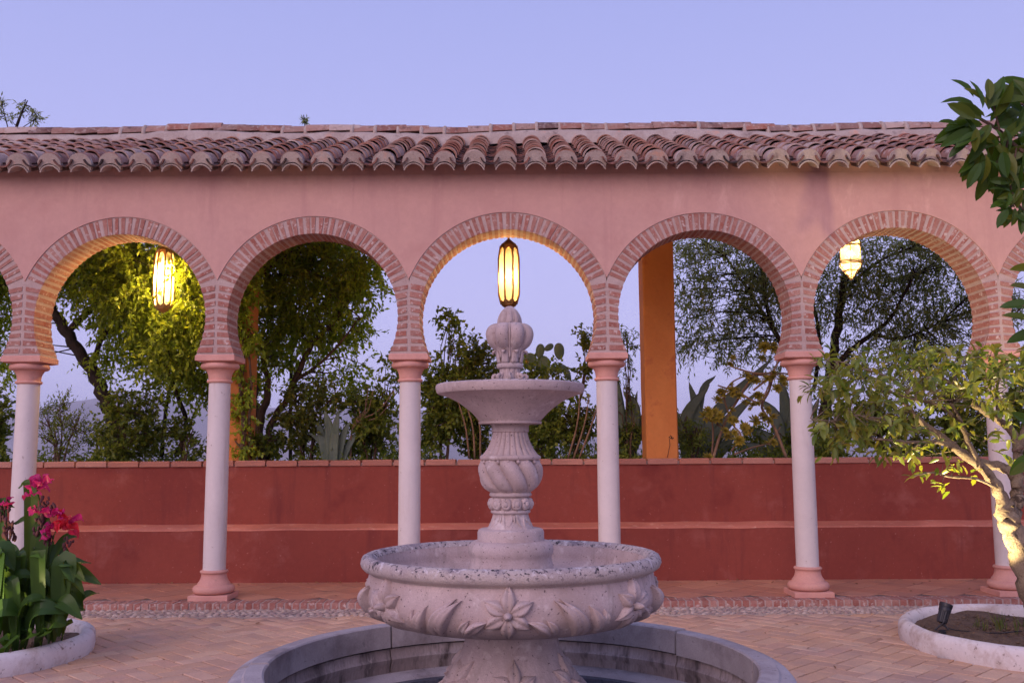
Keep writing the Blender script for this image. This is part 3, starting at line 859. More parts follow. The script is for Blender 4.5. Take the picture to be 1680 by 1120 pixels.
for x0 in (-8.4, -3.46, 1.555, 6.5):
    mb = MB(); e = .015
    w_, y_0, y_1, z0, z1 = .37, 11.08, 11.45, .9, rp.z - .42
    pts = [(x0 + e, y_0), (x0 + w_ - e, y_0), (x0 + w_, y_0 + e), (x0 + w_, y_1), (x0, y_1), (x0, y_0 + e)]
    vs = []; nz = 14
    for k in range(nz + 1):
        z = z0 + (z1 - z0) * k / nz
        for (px, py) in pts: vs.append((px + random.uniform(-.002, .002), py, z))
    fs = [tuple(reversed(range(6))), tuple(nz * 6 + k for k in range(6))] + [(j * 6 + k, j * 6 + (k + 1) % 6, (j + 1) * 6 + (k + 1) % 6, (j + 1) * 6 + k) for j in range(nz) for k in range(6)]
    mb.add(vs, fs); mb.build('post', M['orange'], arcade)

# =================================================================== GARDEN WALL behind the walk, with its bench ledge
gw = empty('garden_wall', (0, 10.8, ZT), 'oxblood red plastered garden wall with a bench ledge and brick coping behind the columns', 'wall')
def wobble_face(name, x0, x1, y, z0, z1, amp, mat, parent, nx=60, nz=8):
    vs, fs = [], []
    for j in range(nz + 1):
        for i in range(nx + 1):
            x, z = x0 + (x1 - x0) * i / nx, z0 + (z1 - z0) * j / nz
            vs.append((x, y + amp * (math.sin(x * 2.1 + z * 3) + math.sin(x * 5.3 - z * 4)) * .5, z))
    for j in range(nz):
        for i in range(nx):
            a = j * (nx + 1) + i; fs.append((a, a + 1, a + nx + 2, a + nx + 1))
    return vs, fs
mb = MB()
YL, YU = 10.47, 10.80
ZL0, ZL1, ZU = .628, .662, 1.300
mb.add(*wobble_face('', -7.6, 7.6, YU, ZL1 - .02, ZU, .006, None, None))
mb.add([(-7.6, 11.04, .0), (7.6, 11.04, .0), (7.6, 11.04, ZU), (-7.6, 11.04, ZU), (-7.6, YU, ZU), (7.6, YU, ZU)], [(1, 0, 3, 2), (4, 5, 2, 3)])
o = mb.build('wall_face', M['redwall'], gw); sm(o, 40)
mb = MB(); mb.add(*wobble_face('', -7.6, 7.6, YL, ZT - .03, ZL0 - .015, .006, None, None)); o = mb.build('bench_face', M['redwall'], gw); sm(o, 40)
mb = MB(); vs, fs = [], []
nx = 80
M['ledge'] = surf('lit_ledge_plaster', (0.56, 0.21, 0.145), (0.50, 0.17, 0.12), 3, 0.85, 0.4, 25, 0.01, fine=0.1, stains=(((0.66, 0.36, 0.27), 8, 0.58, 0.7, 0), ((0.22, 0.10, 0.08), 12, 0.66, 0.74, 0)))  # lantern light on the ledge put into a paler, more orange plaster colour
for i in range(nx + 1):
    x = -7.6 + 15.2 * i / nx; w_ = .003 * math.sin(x * 7) + random.uniform(-.002, .002)
    vs += [(x, YL - .0 + .006 * math.sin(x * 2.1), ZL0 - .016 + w_), (x, YL + .006, ZL0 + w_), (x, YU + .02, ZL1 + w_)]
for i in range(nx):
    for k in (0, 1): fs.append((3 * i + k, 3 * i + 3 + k, 3 * i + 4 + k, 3 * i + 1 + k))
mb.add(vs, fs); o = mb.build('bench_top', M['ledge'], gw); sm(o, 60)
x = -6.9
cm = []
for k in range(5):
    L, d0, d1, h = .335, YU - .022, 11.06, .062
    j = lambda: random.uniform(-.004, .004)
    vs = [(-L / 2 + j(), d0 + j(), ZU), (L / 2 + j(), d0 + j(), ZU), (L / 2, d1, ZU), (-L / 2, d1, ZU),
          (-L / 2 + j(), d0 + j(), ZU + h - .012), (L / 2 + j(), d0 + j(), ZU + h - .012), (-L / 2 + .01, d0 + .014, ZU + h + j()), (L / 2 - .01, d0 + .014, ZU + h + j()), (L / 2, d1, ZU + h), (-L / 2, d1, ZU + h)]
    fs = [(0, 1, 5, 4), (4, 5, 7, 6), (6, 7, 8, 9), (1, 2, 8, 7, 5), (2, 3, 9, 8), (3, 0, 4, 6, 9), (3, 2, 1, 0)]
    vs = [(a, b - 10.9, c - ZU) for a, b, c in vs]
    cm.append(mk('coping_brick', vs, fs, M['coping']))
while x < 6.9:
    link('brick', random.choice(cm), (x, 10.9 + random.uniform(-.008, .008), ZU + .001 + random.uniform(0, .004)), (0, random.uniform(-.006, .006), random.uniform(-.012, .012)), gw)
    x += .358
mb = MB(); mb.box(-7.2, 7.2, 10.82, 11.05, ZU - .002, ZU + .036); mb.build('coping_mortar', M['mortar'], gw)
# planting bed
vs, fs = [], []
nx, ny = 60, 14
for j in range(ny + 1):
    for i in range(nx + 1):
        x, y = -12 + 24 * i / nx, 11.045 + 5.5 * (j / ny)
        z = 1.12 + .06 * math.sin(x * 2 + y) + random.uniform(-.03, .03) - max(0, y - 14.3) * .9
        vs.append((x, y, z))
for j in range(ny):
    for i in range(nx):
        a = j * (nx + 1) + i; fs.append((a, a + 1, a + nx + 2, a + nx + 1))
tag(link('garden_bed', mk('garden_bed', vs, fs, M['soil'], True)), kind='structure')

# =================================================================== PLANTERS
def planter(cx, cy, r, name_label, rot):
    p = empty('round_planter', (cx, cy, 0), name_label, 'planter', 'low whitewashed round planters')
    mb = MB()
    prof = [(r - .015, -.02), (r, .03), (r - .002, .10), (r - .010, .122), (r - .028, .142), (r - .055, .150), (r - .08, .142), (r - .098, .122), (r - .105, .10), (r - .105, .02)]
    mb.lathe([(a, b) for a, b in prof], 72, (cx, cy), lambda a, t, rr, z: rr + .012 * math.sin(3 * a + rot) + .006 * math.sin(11 * a + rot) + .003 * math.sin(29 * a), cap=False)
    o = mb.build('rim', M['white'], p); sm(o, 70)
    vs, fs = [(cx, cy, .09)], []; nr, na = 12, 40
    for j in range(1, nr + 1):
        for k in range(na):
            rr = (r - .09) * j / nr; a = 2 * PI * k / na
            vs.append((cx + rr * math.cos(a), cy + rr * math.sin(a), .075 + .02 * math.sin(a * 3 + rr * 9) + random.uniform(-.014, .014)))
    fs += [(0, 1 + k, 1 + (k + 1) % na) for k in range(na)]
    for j in range(nr - 1):
        for k in range(na):
            a, b = 1 + j * na + k, 1 + j * na + (k + 1) % na
            fs.append((a, a + na, b + na, b))
    obj('soil', vs, fs, M['soil'], p, True)
    n = 500
    rr = (r - .17) * np.sqrt(rng.random(n)); aa = rng.random(n) * 2 * PI
    P = np.stack([cx + rr * np.cos(aa), cy + rr * np.sin(aa), np.full(n, .082)], -1)
    S = rng.uniform(.006, .022, (n, 1)) * np.array([[1, .8, .6]]) * rng.uniform(.7, 1.2, (n, 3))
    tag(scatter_blobs('soil_clods', P, S, rng.random(n) * 6, M['soil'], p), kind='stuff')
    return p
pl_l = planter(*PL, 'whitewashed round planter overflowing with broad leaved red flowering plants', 1.0)
pl_r = planter(*PR, 'whitewashed round planter of bare soil holding the forked citrus tree and a black spotlight', 2.2)

# =================================================================== FOUNTAIN
def zv(v, D=4.1): return CAMH + D * math.tan(PITCH - math.atan((v - 560) / F))
PXM = 4.1 / F * .995
def pr(lst, D=4.1): return [(hw * PXM, zv(v, D)) for (v, hw) in lst]
fount = empty('fountain', (FX, FY, 0), 'tiered carved stone fountain with two bowls, spiral baluster and bud finial in a round pool', 'fountain')
FC = (FX, FY)
def lath(name, prof, mat, parent, seg=96, mod=None, sub=1, ang=50, cap=True):
    prof = prof[::-1] if prof[0][1] > prof[-1][1] else prof
    if sub > 1:
        prof = [(a[0], a[1]) for a in spline(prof, sub)]
    mb = MB(); mb.lathe(prof, seg, FC, mod, cap)
    o = mb.build(name, mat, parent); sm(o, ang); return o
# --- pool: wall, coping stones, water
RO, RI, ZP = 1.150, 1.0, .58
def ringseg(name, prof, a0, a1, mat, parent, n=14, jz=0.0):
    """closed profile (r,z) swept from a0 to a1 round the fountain axis"""
    vs, fs = [], []; m_ = len(prof)
    for i in range(n + 1):
        a = a0 + (a1 - a0) * i / n
        for (r_, z) in prof:
            vs.append((FX + r_ * math.cos(a), FY + r_ * math.sin(a), z + jz))
    for i in range(n):
        for k in range(m_):
            k2 = (k + 1) % m_
            fs.append((i * m_ + k, i * m_ + k2, (i + 1) * m_ + k2, (i + 1) * m_ + k))
    fs += [tuple(range(m_))[::-1], tuple(n * m_ + k for k in range(m_))]
    o = obj(name, vs, fs, mat, parent); sm(o, 38); return o
cop = [(RI, ZP - .11), (RI + .004, ZP - .006), (RI + .012, ZP), (RO - .070, ZP - .002), (RO - .062, ZP - .012), (RO - .045, ZP - .014), (RO - .020, ZP - .022), (RO, ZP - .045), (RO + .004, ZP - .07), (RO - .006, ZP - .10), (RO - .03, ZP - .12)]
joints = [R(d) for d in (90 + 37, 90 - 52, 2 - 3, -38, -90, -143, 180 + 3)]
joints = sorted([(a % (2 * PI)) for a in joints])
for i, a in enumerate(joints):
    b = joints[(i + 1) % len(joints)]
    if b < a: b += 2 * PI
    jz = random.uniform(-.004, .004)
    ringseg('coping_stone', cop, a + .006, b - .006, M['stone_pool'], fount, max(8, int((b - a) * 22)), jz)
    wallp = [(RI + .012, .05), (RI + .012, ZP - .20), (RI + .004, ZP - .185), (RI + .000, ZP - .165), (RI + .010, ZP - .15), (RI + .014, ZP - .115), (RO - .035, ZP - .12), (RO - .06, ZP - .16), (RO - .07, ZP - .2), (RO - .07, .08), (RO - .03, .05), (RO - .03, .0), (RI + .1, .0)]
    ringseg('wall_panel', wallp, a + .004, b - .004, M['stone_wet'], fount, max(8, int((b - a) * 22)))
lath('pool_joint_core', [(RI + .05, 0), (RI + .05, ZP - .012), (RO - .085, ZP - .012), (RO - .085, 0)][::1], M['joint'], fount, 72, cap=False)
lath('pool_ledge', [(.5, .30), (.90, .305), (.915, .33), (.945, .345), (RI + .03, .35)], M['stone_pool'], fount, 72, cap=False)
# --- water
m, nd, ln = nmat('pool_water')
out = N(nd, 'ShaderNodeOutputMaterial'); b = N(nd, 'ShaderNodeBsdfPrincipled')
b.inputs['Base Color'].default_value = (.02, .035, .06, 1); b.inputs['Roughness'].default_value = .06; b.inputs['IOR'].default_value = 1.33
geo = N(nd, 'ShaderNodeNewGeometry'); bp = N(nd, 'ShaderNodeBump'); bp.inputs['Strength'].default_value = .25; bp.inputs['Distance'].default_value = .01
ln.new(noise(nd, ln, geo.outputs['Position'], 9, 3), bp.inputs['Height']); ln.new(bp.outputs[0], b.inputs['Normal']); ln.new(b.outputs[0], out.inputs[0])
M['water'] = m
mb = MB(); mb.lathe([(.0001, .325), (.93, .325)], 72, FC, cap=False); o = mb.build('water', M['water']); tag(o, kind='structure')

# --- pedestal
ped = [(r_ * .95, z_) for r_, z_ in [(.30, .30), (.33, .33), (.335, .37), (.325, .42), (.312, .455), (.285, .515), (.255, .565), (.228, .605), (.212, .64), (.206, .67), (.208, .70), (.215, .72)]]
pedestal = lath('pedestal', ped, M['stone'], fount, 96, sub=3)
def interp_prof(prof):
    zs = [p[1] for p in prof]; rs = [p[0] for p in prof]
    return lambda z: float(np.interp(z, zs, rs))
def relief(name, pts_uv, parent, rfun, mat, faces):
    """pts_uv: (s, z, h): s metres round the axis at angle given separately"""
    pass
def petal(th0, z0, ang, L, Wd, H, rfun, bend=0.0, crease=.45, nu=9, nw=7, tip=1.15, w0=.25, skew=0.0, lift=0.0):
    """raised pointed leaf on a surface of revolution, starting at (th0,z0), growing along ang (0 = up, positive = to the right seen from outside)"""
    vs = []
    for i in range(nu + 1):
        u = i / nu
        wid = Wd * (w0 * (1 - u) + math.sin(PI * min(1, u * .92 + .08)) ** .85 * (1 - w0 * (1 - u))) if u < 1 else 0
        wid *= (1 - u ** 3) ** .6
        a = ang + bend * u
        # centre line integrates the bend
        cxs = sum(math.sin(ang + bend * (q + .5) / 10 * u) for q in range(10)) / 10 * L * u
        czs = sum(math.cos(ang + bend * (q + .5) / 10 * u) for q in range(10)) / 10 * L * u
        for k in range(nw + 1):
            w = -1 + 2 * k / nw
            s_ = cxs + w * wid * math.cos(a); z_ = czs - w * wid * math.sin(a)
            h = H * max(0, 1 - abs(w) ** 2.2) ** .6 * (math.sin(PI * (u * .86 + .10)) ** .5) * (1 - crease * math.exp(-((w - skew) / .22) ** 2)) - .006 + lift * u
            zz = z0 + z_
            r_ = rfun(zz)
            th = th0 + s_ / max(r_, .05)
            vs.append((FX + (r_ + h) * math.cos(th), FY + (r_ + h) * math.sin(th), zz))
    fs = []
    m_ = nw + 1
    for i in range(nu):
        for k in range(nw):
            a = i * m_ + k; fs.append((a, a + 1, a + m_ + 1, a + m_))
    return vs, fs
def bump_at(th0, z0, rad, H, rfun, n=10, rings=4):
    vs, fs = [], []
    for j in range(rings + 1):
        t = j / rings * PI / 2
        for k in range(n):
            a = 2 * PI * k / n
            s_, z_ = rad * math.cos(t) * math.cos(a), rad * math.cos(t) * math.sin(a)
            r_ = rfun(z0 + z_); th = th0 + s_ / r_
            h = H * math.sin(t) - .004 * (j == 0)
            vs.append((FX + (r_ + h) * math.cos(th), FY + (r_ + h) * math.sin(th), z0 + z_))
    for j in range(rings):
        for k in range(n):
            k2 = (k + 1) % n
            fs.append((j * n + k, j * n + k2, (j + 1) * n + k2, (j + 1) * n + k))
    return vs, fs
def flower(th, z, size, rfun, parent, mat, rot=0.0, H=.022):
    mb = MB()
    for k in range(6):
        a = rot + k * 2 * PI / 6
        big = 1.12 if k == 0 else (.95 if k in (2, 4) else 1.0)
        mb.add(*petal(th + math.sin(a) * size * .16 / rfun(z), z + math.cos(a) * size * .16, a, size * big, size * .36, H, rfun, crease=.55, w0=.25))
    mb.add(*bump_at(th, z, size * .19, H * 1.25, rfun))
    o = mb.build('flower_relief', mat, parent, True)
    tag(o)
    return o
def leafrel(specs, parent, rfun, mat, name='leaf_relief', kw=1.0, kh=1.0):
    mb = MB()
    for s_ in specs: mb.add(*petal(*s_[:4], s_[4] * kw, s_[5] * kh, rfun, **s_[6]))
    return mb.build(name, mat, parent, True)
pf = interp_prof(ped)
# angle pi*1.5 looks at the camera; larger angle is to the right
for k in range(6):
    th = R(270 + 3 + k * 60)
    flower(th, .515, .085, pf, pedestal, M['stone'], .1 * k, .036)
    leafrel([(th + R(26), .37, R(-18), .13, .030, .03, dict(bend=.5)), (th + R(36), .36, R(16), .15, .030, .03, dict(bend=-.5)), (th + R(14), .36, R(35), .08, .022, .022, dict(bend=.3))], pedestal, pf, M['stone'], kw=1.3, kh=1.8)
# --- lower basin
Z0 = 1.02
bas = [(r_ * .975, z_) for r_, z_ in [(.19, .715), (.27, .735), (.40, .742), (.50, .752), (.545, .768), (.585, .795), (.612, .83), (.622, .865), (.620, .90), (.612, .935), (.606, .95)]]
bo = [(r_ * .975, z_) for r_, z_ in [(.606, .95), (.610, .957), (.628, .962), (.640, .972), (.6455, .986), (.644, 1.002), (.636, 1.015), (.622, 1.021), (.606, 1.020), (.592, 1.012), (.582, .998)]]
inner = [(.568, .998), (.560, .965), (.556, .925), (.50, .885), (.36, .865), (.17, .86)]
basin = lath('lower_basin', bas, M['stone'], fount, 128, sub=3, cap=False)
def pits(a, t, r, z): return r + .0012 * math.sin(a * 37 + z * 90) + .0012 * math.sin(a * 71)
rim = MB(); rim.lathe(bo, 128, FC, pits, cap=False); o = rim.build('rim', M['stone_rim'], fount); sm(o, 60)
rim = MB(); rim.lathe([(a[0], a[1]) for a in spline(inner, 3)], 96, FC, cap=False); o = rim.build('basin_bowl', M['stone'], fount); sm(o, 60)
M['stone_pool']
bfn = interp_prof(bas)
for k in range(7):
    th = R(270 - 1.0 + k * 360 / 7)
    flower(th, .857, .090, bfn, basin, M['stone'], .03, .042)
    if True:
        d = lambda x: th + x / .615
        # between this flower and the next on its right: three leaf pairs, mirrored on the left half
        mir = 1 if k in (0, 1, 2) else -1
        L1 = [(d(.175), .772, R(-42), .125, .020, .026, dict(bend=R(-34), skew=.3)), (d(.195), .772, R(-22), .085, .018, .02, dict(bend=R(-30)))]
        L2 = [(d(.290), .770, R(-22), .185, .024, .030, dict(bend=R(-36), crease=.2)), (d(.325), .770, R(-30), .195, .022, .028, dict(bend=R(-24), crease=.2))]
        L3 = [(d(.395), .770, R(-30), .140, .022, .028, dict(bend=R(-12), crease=.3)), (d(.405), .772, R(-2), .095, .020, .022, dict(bend=R(-24)))]
        if k in (6, 5, 4):   # left of the front the leaves lean to the right
            def fl(s_):
                off = (s_[0] - th)
                return (th + R(360 / 7) - off, s_[1], -s_[2], s_[3], s_[4], s_[5], {**s_[6], 'bend': -s_[6].get('bend', 0)})
            L1, L2, L3 = [fl(s_) for s_ in L1], [fl(s_) for s_ in L2], [fl(s_) for s_ in L3]
        for Ls in (L1, L2, L3): leafrel(Ls, basin, bfn, M['stone'], kw=1.15, kh=1.7)
# --- stem pieces
lath('stem_foot', pr([(940, 70), (930, 69), (920, 66.5), (912, 66), (905, 68.5), (898, 69), (892, 67), (887, 62), (885, 55)]), M['stone'], fount, 72, sub=3)
disc = lath('stem_disc', pr([(888, 52), (886, 54), (872, 54), (868, 52.5), (866, 49)]), M['stone'], fount, 72, sub=1, ang=30)
legp = pr([(868, 39), (862, 36), (855, 31.5), (848, 29), (841, 28.5)])
leg = lath('leaf_collar', legp, M['stone'], fount, 120, lambda a, t, r, z: r * (1 - .05 * abs(math.sin(a * 4)) ** .6), sub=4)
lf = interp_prof(legp)
for k in range(8):
    th = R(270 + 12 + k * 45)
    leafrel([(th - .14, zv(841), PI - .05, .062, .008, .010, dict(bend=.75, crease=.3)), (th + .14, zv(841), PI + .05, .062, .008, .010, dict(bend=-.75, crease=.3)), (th, zv(843), PI, .035, .006, .010, dict(crease=.0))], leg, lf, M['stone'])
lath('stem_ring', pr([(842, 28), (841, 31), (838.5, 32.5), (836, 31.5), (835, 28)]), M['stone'], fount, 72, sub=3)
lath('bead_core', pr([(836, 29), (826, 31), (815, 29)]), M['stone'], fount, 60, sub=3)
bead = MB()
for k in range(12):
    th = R(270 - 12 + k * 30)
    c = Vector((FX + .081 * math.cos(th), FY + .081 * math.sin(th), zv(825.5)))
    vs, fs = [], []
    ex, ey = Vector((-math.sin(th), math.cos(th), 0)), Vector((math.cos(th), math.sin(th), 0))
    prof_b = [(0, .0185), (.004, .019), (.010, .0165), (.0105, .012), (.0135, .0110), (.0150, .012), (.0190, .015)][::-1]
    # dished ball with a raised heart, built as a small lathe about the outward axis
    pp = [(.022, -.012), (.0235, .0), (.020, .010), (.0155, .0145), (.0125, .0125), (.0115, .0125), (.010, .016), (.006, .0195), (.0001, .0205)]
    for (r_, h) in pp:
        for q in range(14):
            a = 2 * PI * q / 14
            vs.append(c + ex * (r_ * math.cos(a)) + Vector((0, 0, r_ * 1.15 * math.sin(a))) + ey * h)
    for j in range(len(pp) - 1):
        for q in range(14):
            q2 = (q + 1) % 14
            fs.append((j * 14 + q, j * 14 + q2, (j + 1) * 14 + q2, (j + 1) * 14 + q))
    obj('bead', vs, fs, M['stone'], fount, True)
lath('stem_ring', pr([(815, 29), (813.5, 33), (811, 34.5), (808, 33.5), (806, 31)]), M['stone'], fount, 72, sub=3)
# spiral urn
urn = pr([(808, 31), (804, 38), (799, 44.5), (790, 50), (778, 53), (766, 53), (758, 49.5), (753, 45)])
NL = 9
def spiral(a, t, r, z):
    ph = a * NL + (z - zv(806)) * 46
    lob = abs(math.sin(ph / 2))
    env = math.sin(PI * min(1, max(0, .06 + .88 * t))) ** .35
    return r * (1 - .22 * (1 - lob ** .55) * env)
lath('spiral_urn', urn, M['stone'], fount, 216, spiral, sub=7, ang=70)
mb = MB()
for k in range(18):
    th = k * 2 * PI / 18 + .1
    c = Vector((FX + .122 * math.cos(th), FY + .122 * math.sin(th), zv(757)))
    bvv, bff = blob(8, 5)
    mb.add([tuple(Vector(p) * .0085 + c) for p in bvv], [tuple(int(i) for i in f) for f in bff])
tag(mb.build('berry_band', M['stone'], fount, True), kind='stuff')
lath('stem_ring', pr([(755, 46), (753, 49), (750, 50), (747, 48.5), (746, 45)]), M['stone'], fount, 72, sub=3)
flare = pr([(747, 47.5), (744, 44.5), (736, 38.5), (726, 33.5), (716, 30), (708, 28.5)])
lath('fluted_neck', flare, M['stone'], fount, 240, lambda a, t, r, z: r * (1 - .075 * (1 - abs(math.sin(a * 12)) ** .45)) if t < .98 else r, sub=5, ang=60)
lath('neck_band', pr([(710, 27), (708, 30.5), (699, 30.5), (696, 32.5), (693, 33)]), M['stone'], fount, 72)
# --- upper bowl
bowl = pr([(696, 50), (694.5, 52), (692, 52), (691, 50), (689.5, 51)]) + [(56 * PXM, zv(684)), (62.5 * PXM, zv(677)), (72 * PXM, zv(669)), (85 * PXM, zv(659.5)), (99 * PXM, zv(652.5)), (110 * PXM, zv(648.5)), (116 * PXM, zv(647)), (119 * PXM, zv(646)), (121 * PXM, zv(643)), (122.5 * PXM, zv(638)), (122.3 * PXM, zv(633)), (120.5 * PXM, zv(631.5))]
lath('upper_bowl', bowl, M['stone'], fount, 128, cap=False, ang=35)
zt = zv(631.5)
rim = MB(); rim.lathe([(120.5 * PXM, zt), (119 * PXM, zt + .003), (108 * PXM, zt + .001), (104 * PXM, zt - .012), (80 * PXM, zt - .05), (20 * PXM, zt - .06)], 128, FC, pits, cap=False); o = rim.build('bowl_rim', M['stone_rim'], fount); sm(o, 40)
# --- finial
fin = fount
foot = MB()
lath('finial_foot', pr([(640, 19), (622, 18.5), (616, 17.5), (606, 17.5), (603, 18)]), M['stone'], fount, 96, lambda a, t, r, z: r * (1 - .10 * (1 - abs(math.sin(a * 6)) ** .5)), sub=3)
for k in range(8):
    th = R(270 + k * 45)
    ex = Vector((math.cos(th), math.sin(th), 0)); c0 = Vector((FX, FY, 0))
    pts = []
    for q in range(13):
        t = q / 12
        if t < .45: p = (.046 + .012 * (t / .45), zv(612) + (zv(624) - zv(612)) * (t / .45))
        else:
            a = -PI / 2 + (t - .45) / .55 * PI * 1.5
            p = (.064 + .010 * math.cos(a), zv(619.5) + .011 * math.sin(a))
        pts.append(c0 + ex * p[0] + Vector((0, 0, p[1])))
    mb = MB(); mb.tube(pts, [.006] + [.008] * 10 + [.006, .004], 7); mb.build('scroll', M['stone'], fount, True)
lath('stem_ring', pr([(605, 18), (604, 21), (600.5, 22), (597, 21), (596, 18)]), M['stone'], fount, 72, sub=3)
lath('leaf_cup', pr([(597, 17.5), (590, 18.5), (580, 21.5), (572, 27)]), M['stone'], fount, 192, lambda a, t, r, z: r * (1 - .09 * (1 - abs(math.sin(a * 8)) ** .5)), sub=4)
cf = interp_prof(sorted(pr([(600, 18), (590, 19), (580, 22), (572, 27), (560, 30)]), key=lambda p: p[1]))
for k in range(8):
    th = R(270 + 22.5 + 1 + k * 45)
    ex = Vector((math.cos(th), math.sin(th), 0)); c0 = Vector((FX, FY, 0)); tn = Vector((-math.sin(th), math.cos(th), 0))
    # acanthus tip curling outward
    vs, fs = [], []
    nu = 8
    for q in range(nu + 1):
        t = q / nu
        if t < .6: p = (.050 + .008 * t / .6, zv(596) + (zv(580) - zv(596)) * t / .6)
        else:
            a = PI - (t - .6) / .4 * PI * 1.05
            p = (.068 + .010 * math.cos(a), zv(580) + .010 * math.sin(a))
        w_ = .015 * (1 - .65 * max(0, t - .5) / .5) 
        for e in (-1, -.4, 0, .4, 1):
            vs.append(c0 + ex * (p[0] + .004 * (1 - e * e)) + tn * (w_ * e) + Vector((0, 0, p[1])))
    for q in range(nu):
        for k2 in range(4):
            a = q * 5 + k2; fs.append((a, a + 1, a + 6, a + 5))
    o = obj('acanthus_leaf', vs, fs, M['stone'], fount, True)
    md = o.modifiers.new('thick', 'SOLIDIFY'); md.thickness = .006; md.offset = 0
lob = pr([(577, 20), (573, 27), (566, 35.5), (558, 40), (550, 41.8), (542, 40), (536, 35.5), (532.5, 29), (531, 21)])
def lobes(n, d, sh=0.0, pw=.5):
    return lambda a, t, r, z: r * (1 - d * (1 - abs(math.sin((a + sh) * n / 2)) ** pw))
lath('bulb', lob, M['stone'], fount, 200, lobes(8, .34, R(0.0), .42), sub=5, ang=80)
mb = MB()
for k in range(8):    # raised rib in each groove, as carved on the bulb
    th = R(270 + k * 45)
    pts = [Vector((FX + (hw * .84 + 1.2) * PXM * math.cos(th), FY + (hw * .84 + 1.2) * PXM * math.sin(th), zv(v))) for v, hw in [(588, 24), (577, 25), (570, 30), (562, 36), (552, 40), (542, 38), (535, 31), (532, 24)]]
    mb.tube([Vector(p) for p in spline(pts, 3)], .0045, 6)
mb.build('bulb_ribs', M['stone'], fount, True)
lath('bud', pr([(534, 18), (530, 20.5), (524, 20), (517, 17.5), (510, 13), (505, 7.5), (502.5, 1)]), M['stone'], fount, 160, lobes(8, .24, R(22.5), .5), sub=5, ang=80)
mb = MB()
for k in range(8):
    th = R(270 + 22.5 + k * 45)
    pts = [Vector((FX + (hw * .90) * PXM * math.cos(th), FY + (hw * .90) * PXM * math.sin(th), zv(v))) for v, hw in [(533, 19), (526, 20), (518, 17.5), (511, 13.5), (506, 8.5), (503, 3)]]
    mb.tube([Vector(p) for p in spline(pts, 3)], .003, 6)
mb.build('bud_ribs', M['stone'], fount, True)

# =================================================================== LANTERNS
def glass(name, colr, t=.5, alpha=.45):
    m, nd, ln = nmat(name)
    out = N(nd, 'ShaderNodeOutputMaterial')
    a = N(nd, 'ShaderNodeBsdfTranslucent'); a.inputs[0].default_value = c4(colr)
    d = N(nd, 'ShaderNodeBsdfDiffuse'); d.inputs[0].default_value = c4(colr)
    b_ = N(nd, 'ShaderNodeBsdfTransparent'); b_.inputs[0].default_value = (1, .93, .8, 1)
    m1 = N(nd, 'ShaderNodeMixShader'); m1.inputs[0].default_value = .25
    ln.new(a.outputs[0], m1.inputs[1]); ln.new(d.outputs[0], m1.inputs[2])
    m2 = N(nd, 'ShaderNodeMixShader'); m2.inputs[0].default_value = alpha
    ln.new(m1.outputs[0], m2.inputs[1]); ln.new(b_.outputs[0], m2.inputs[2])
    ln.new(m2.outputs[0], out.inputs[0]); return m
M['glass'] = glass('amber_frosted_glass', (.19, .155, .085))
M['glass3'] = glass('bright_frosted_glass', (.45, .40, .24), alpha=.35)
M['glass2'] = glass('clear_frosted_glass', (.8, .66, .42), alpha=.3)
M['bulb'] = nmat('glowing_bulb')[0]
_m, nd, ln = nmat('bulb_light'); out = N(nd, 'ShaderNodeOutputMaterial'); em = N(nd, 'ShaderNodeEmission'); em.inputs[0].default_value = (1, .72, .36, 1); em.inputs[1].default_value = 120
ln.new(em.outputs[0], out.inputs[0]); M['bulb'] = _m
def lamp(loc, e, colr, r=.03, name='lantern_light', parent=None):
    d = bpy.data.lights.new(name, 'POINT'); d.energy = e; d.color = colr; d.shadow_soft_size = r
    o = bpy.data.objects.new(name, d); col.objects.link(o)
    o.parent = parent; o.location = Vector(loc) - ORG[parent.name]
    return o
def bulb(loc, r, parent):
    vv, ff = blob(10, 7)
    o = obj('bulb', [tuple(Vector(p) * r * 1.0 + Vector(loc)) for p in vv], [tuple(int(i) for i in f) for f in ff], M['bulb'], parent, True); return o
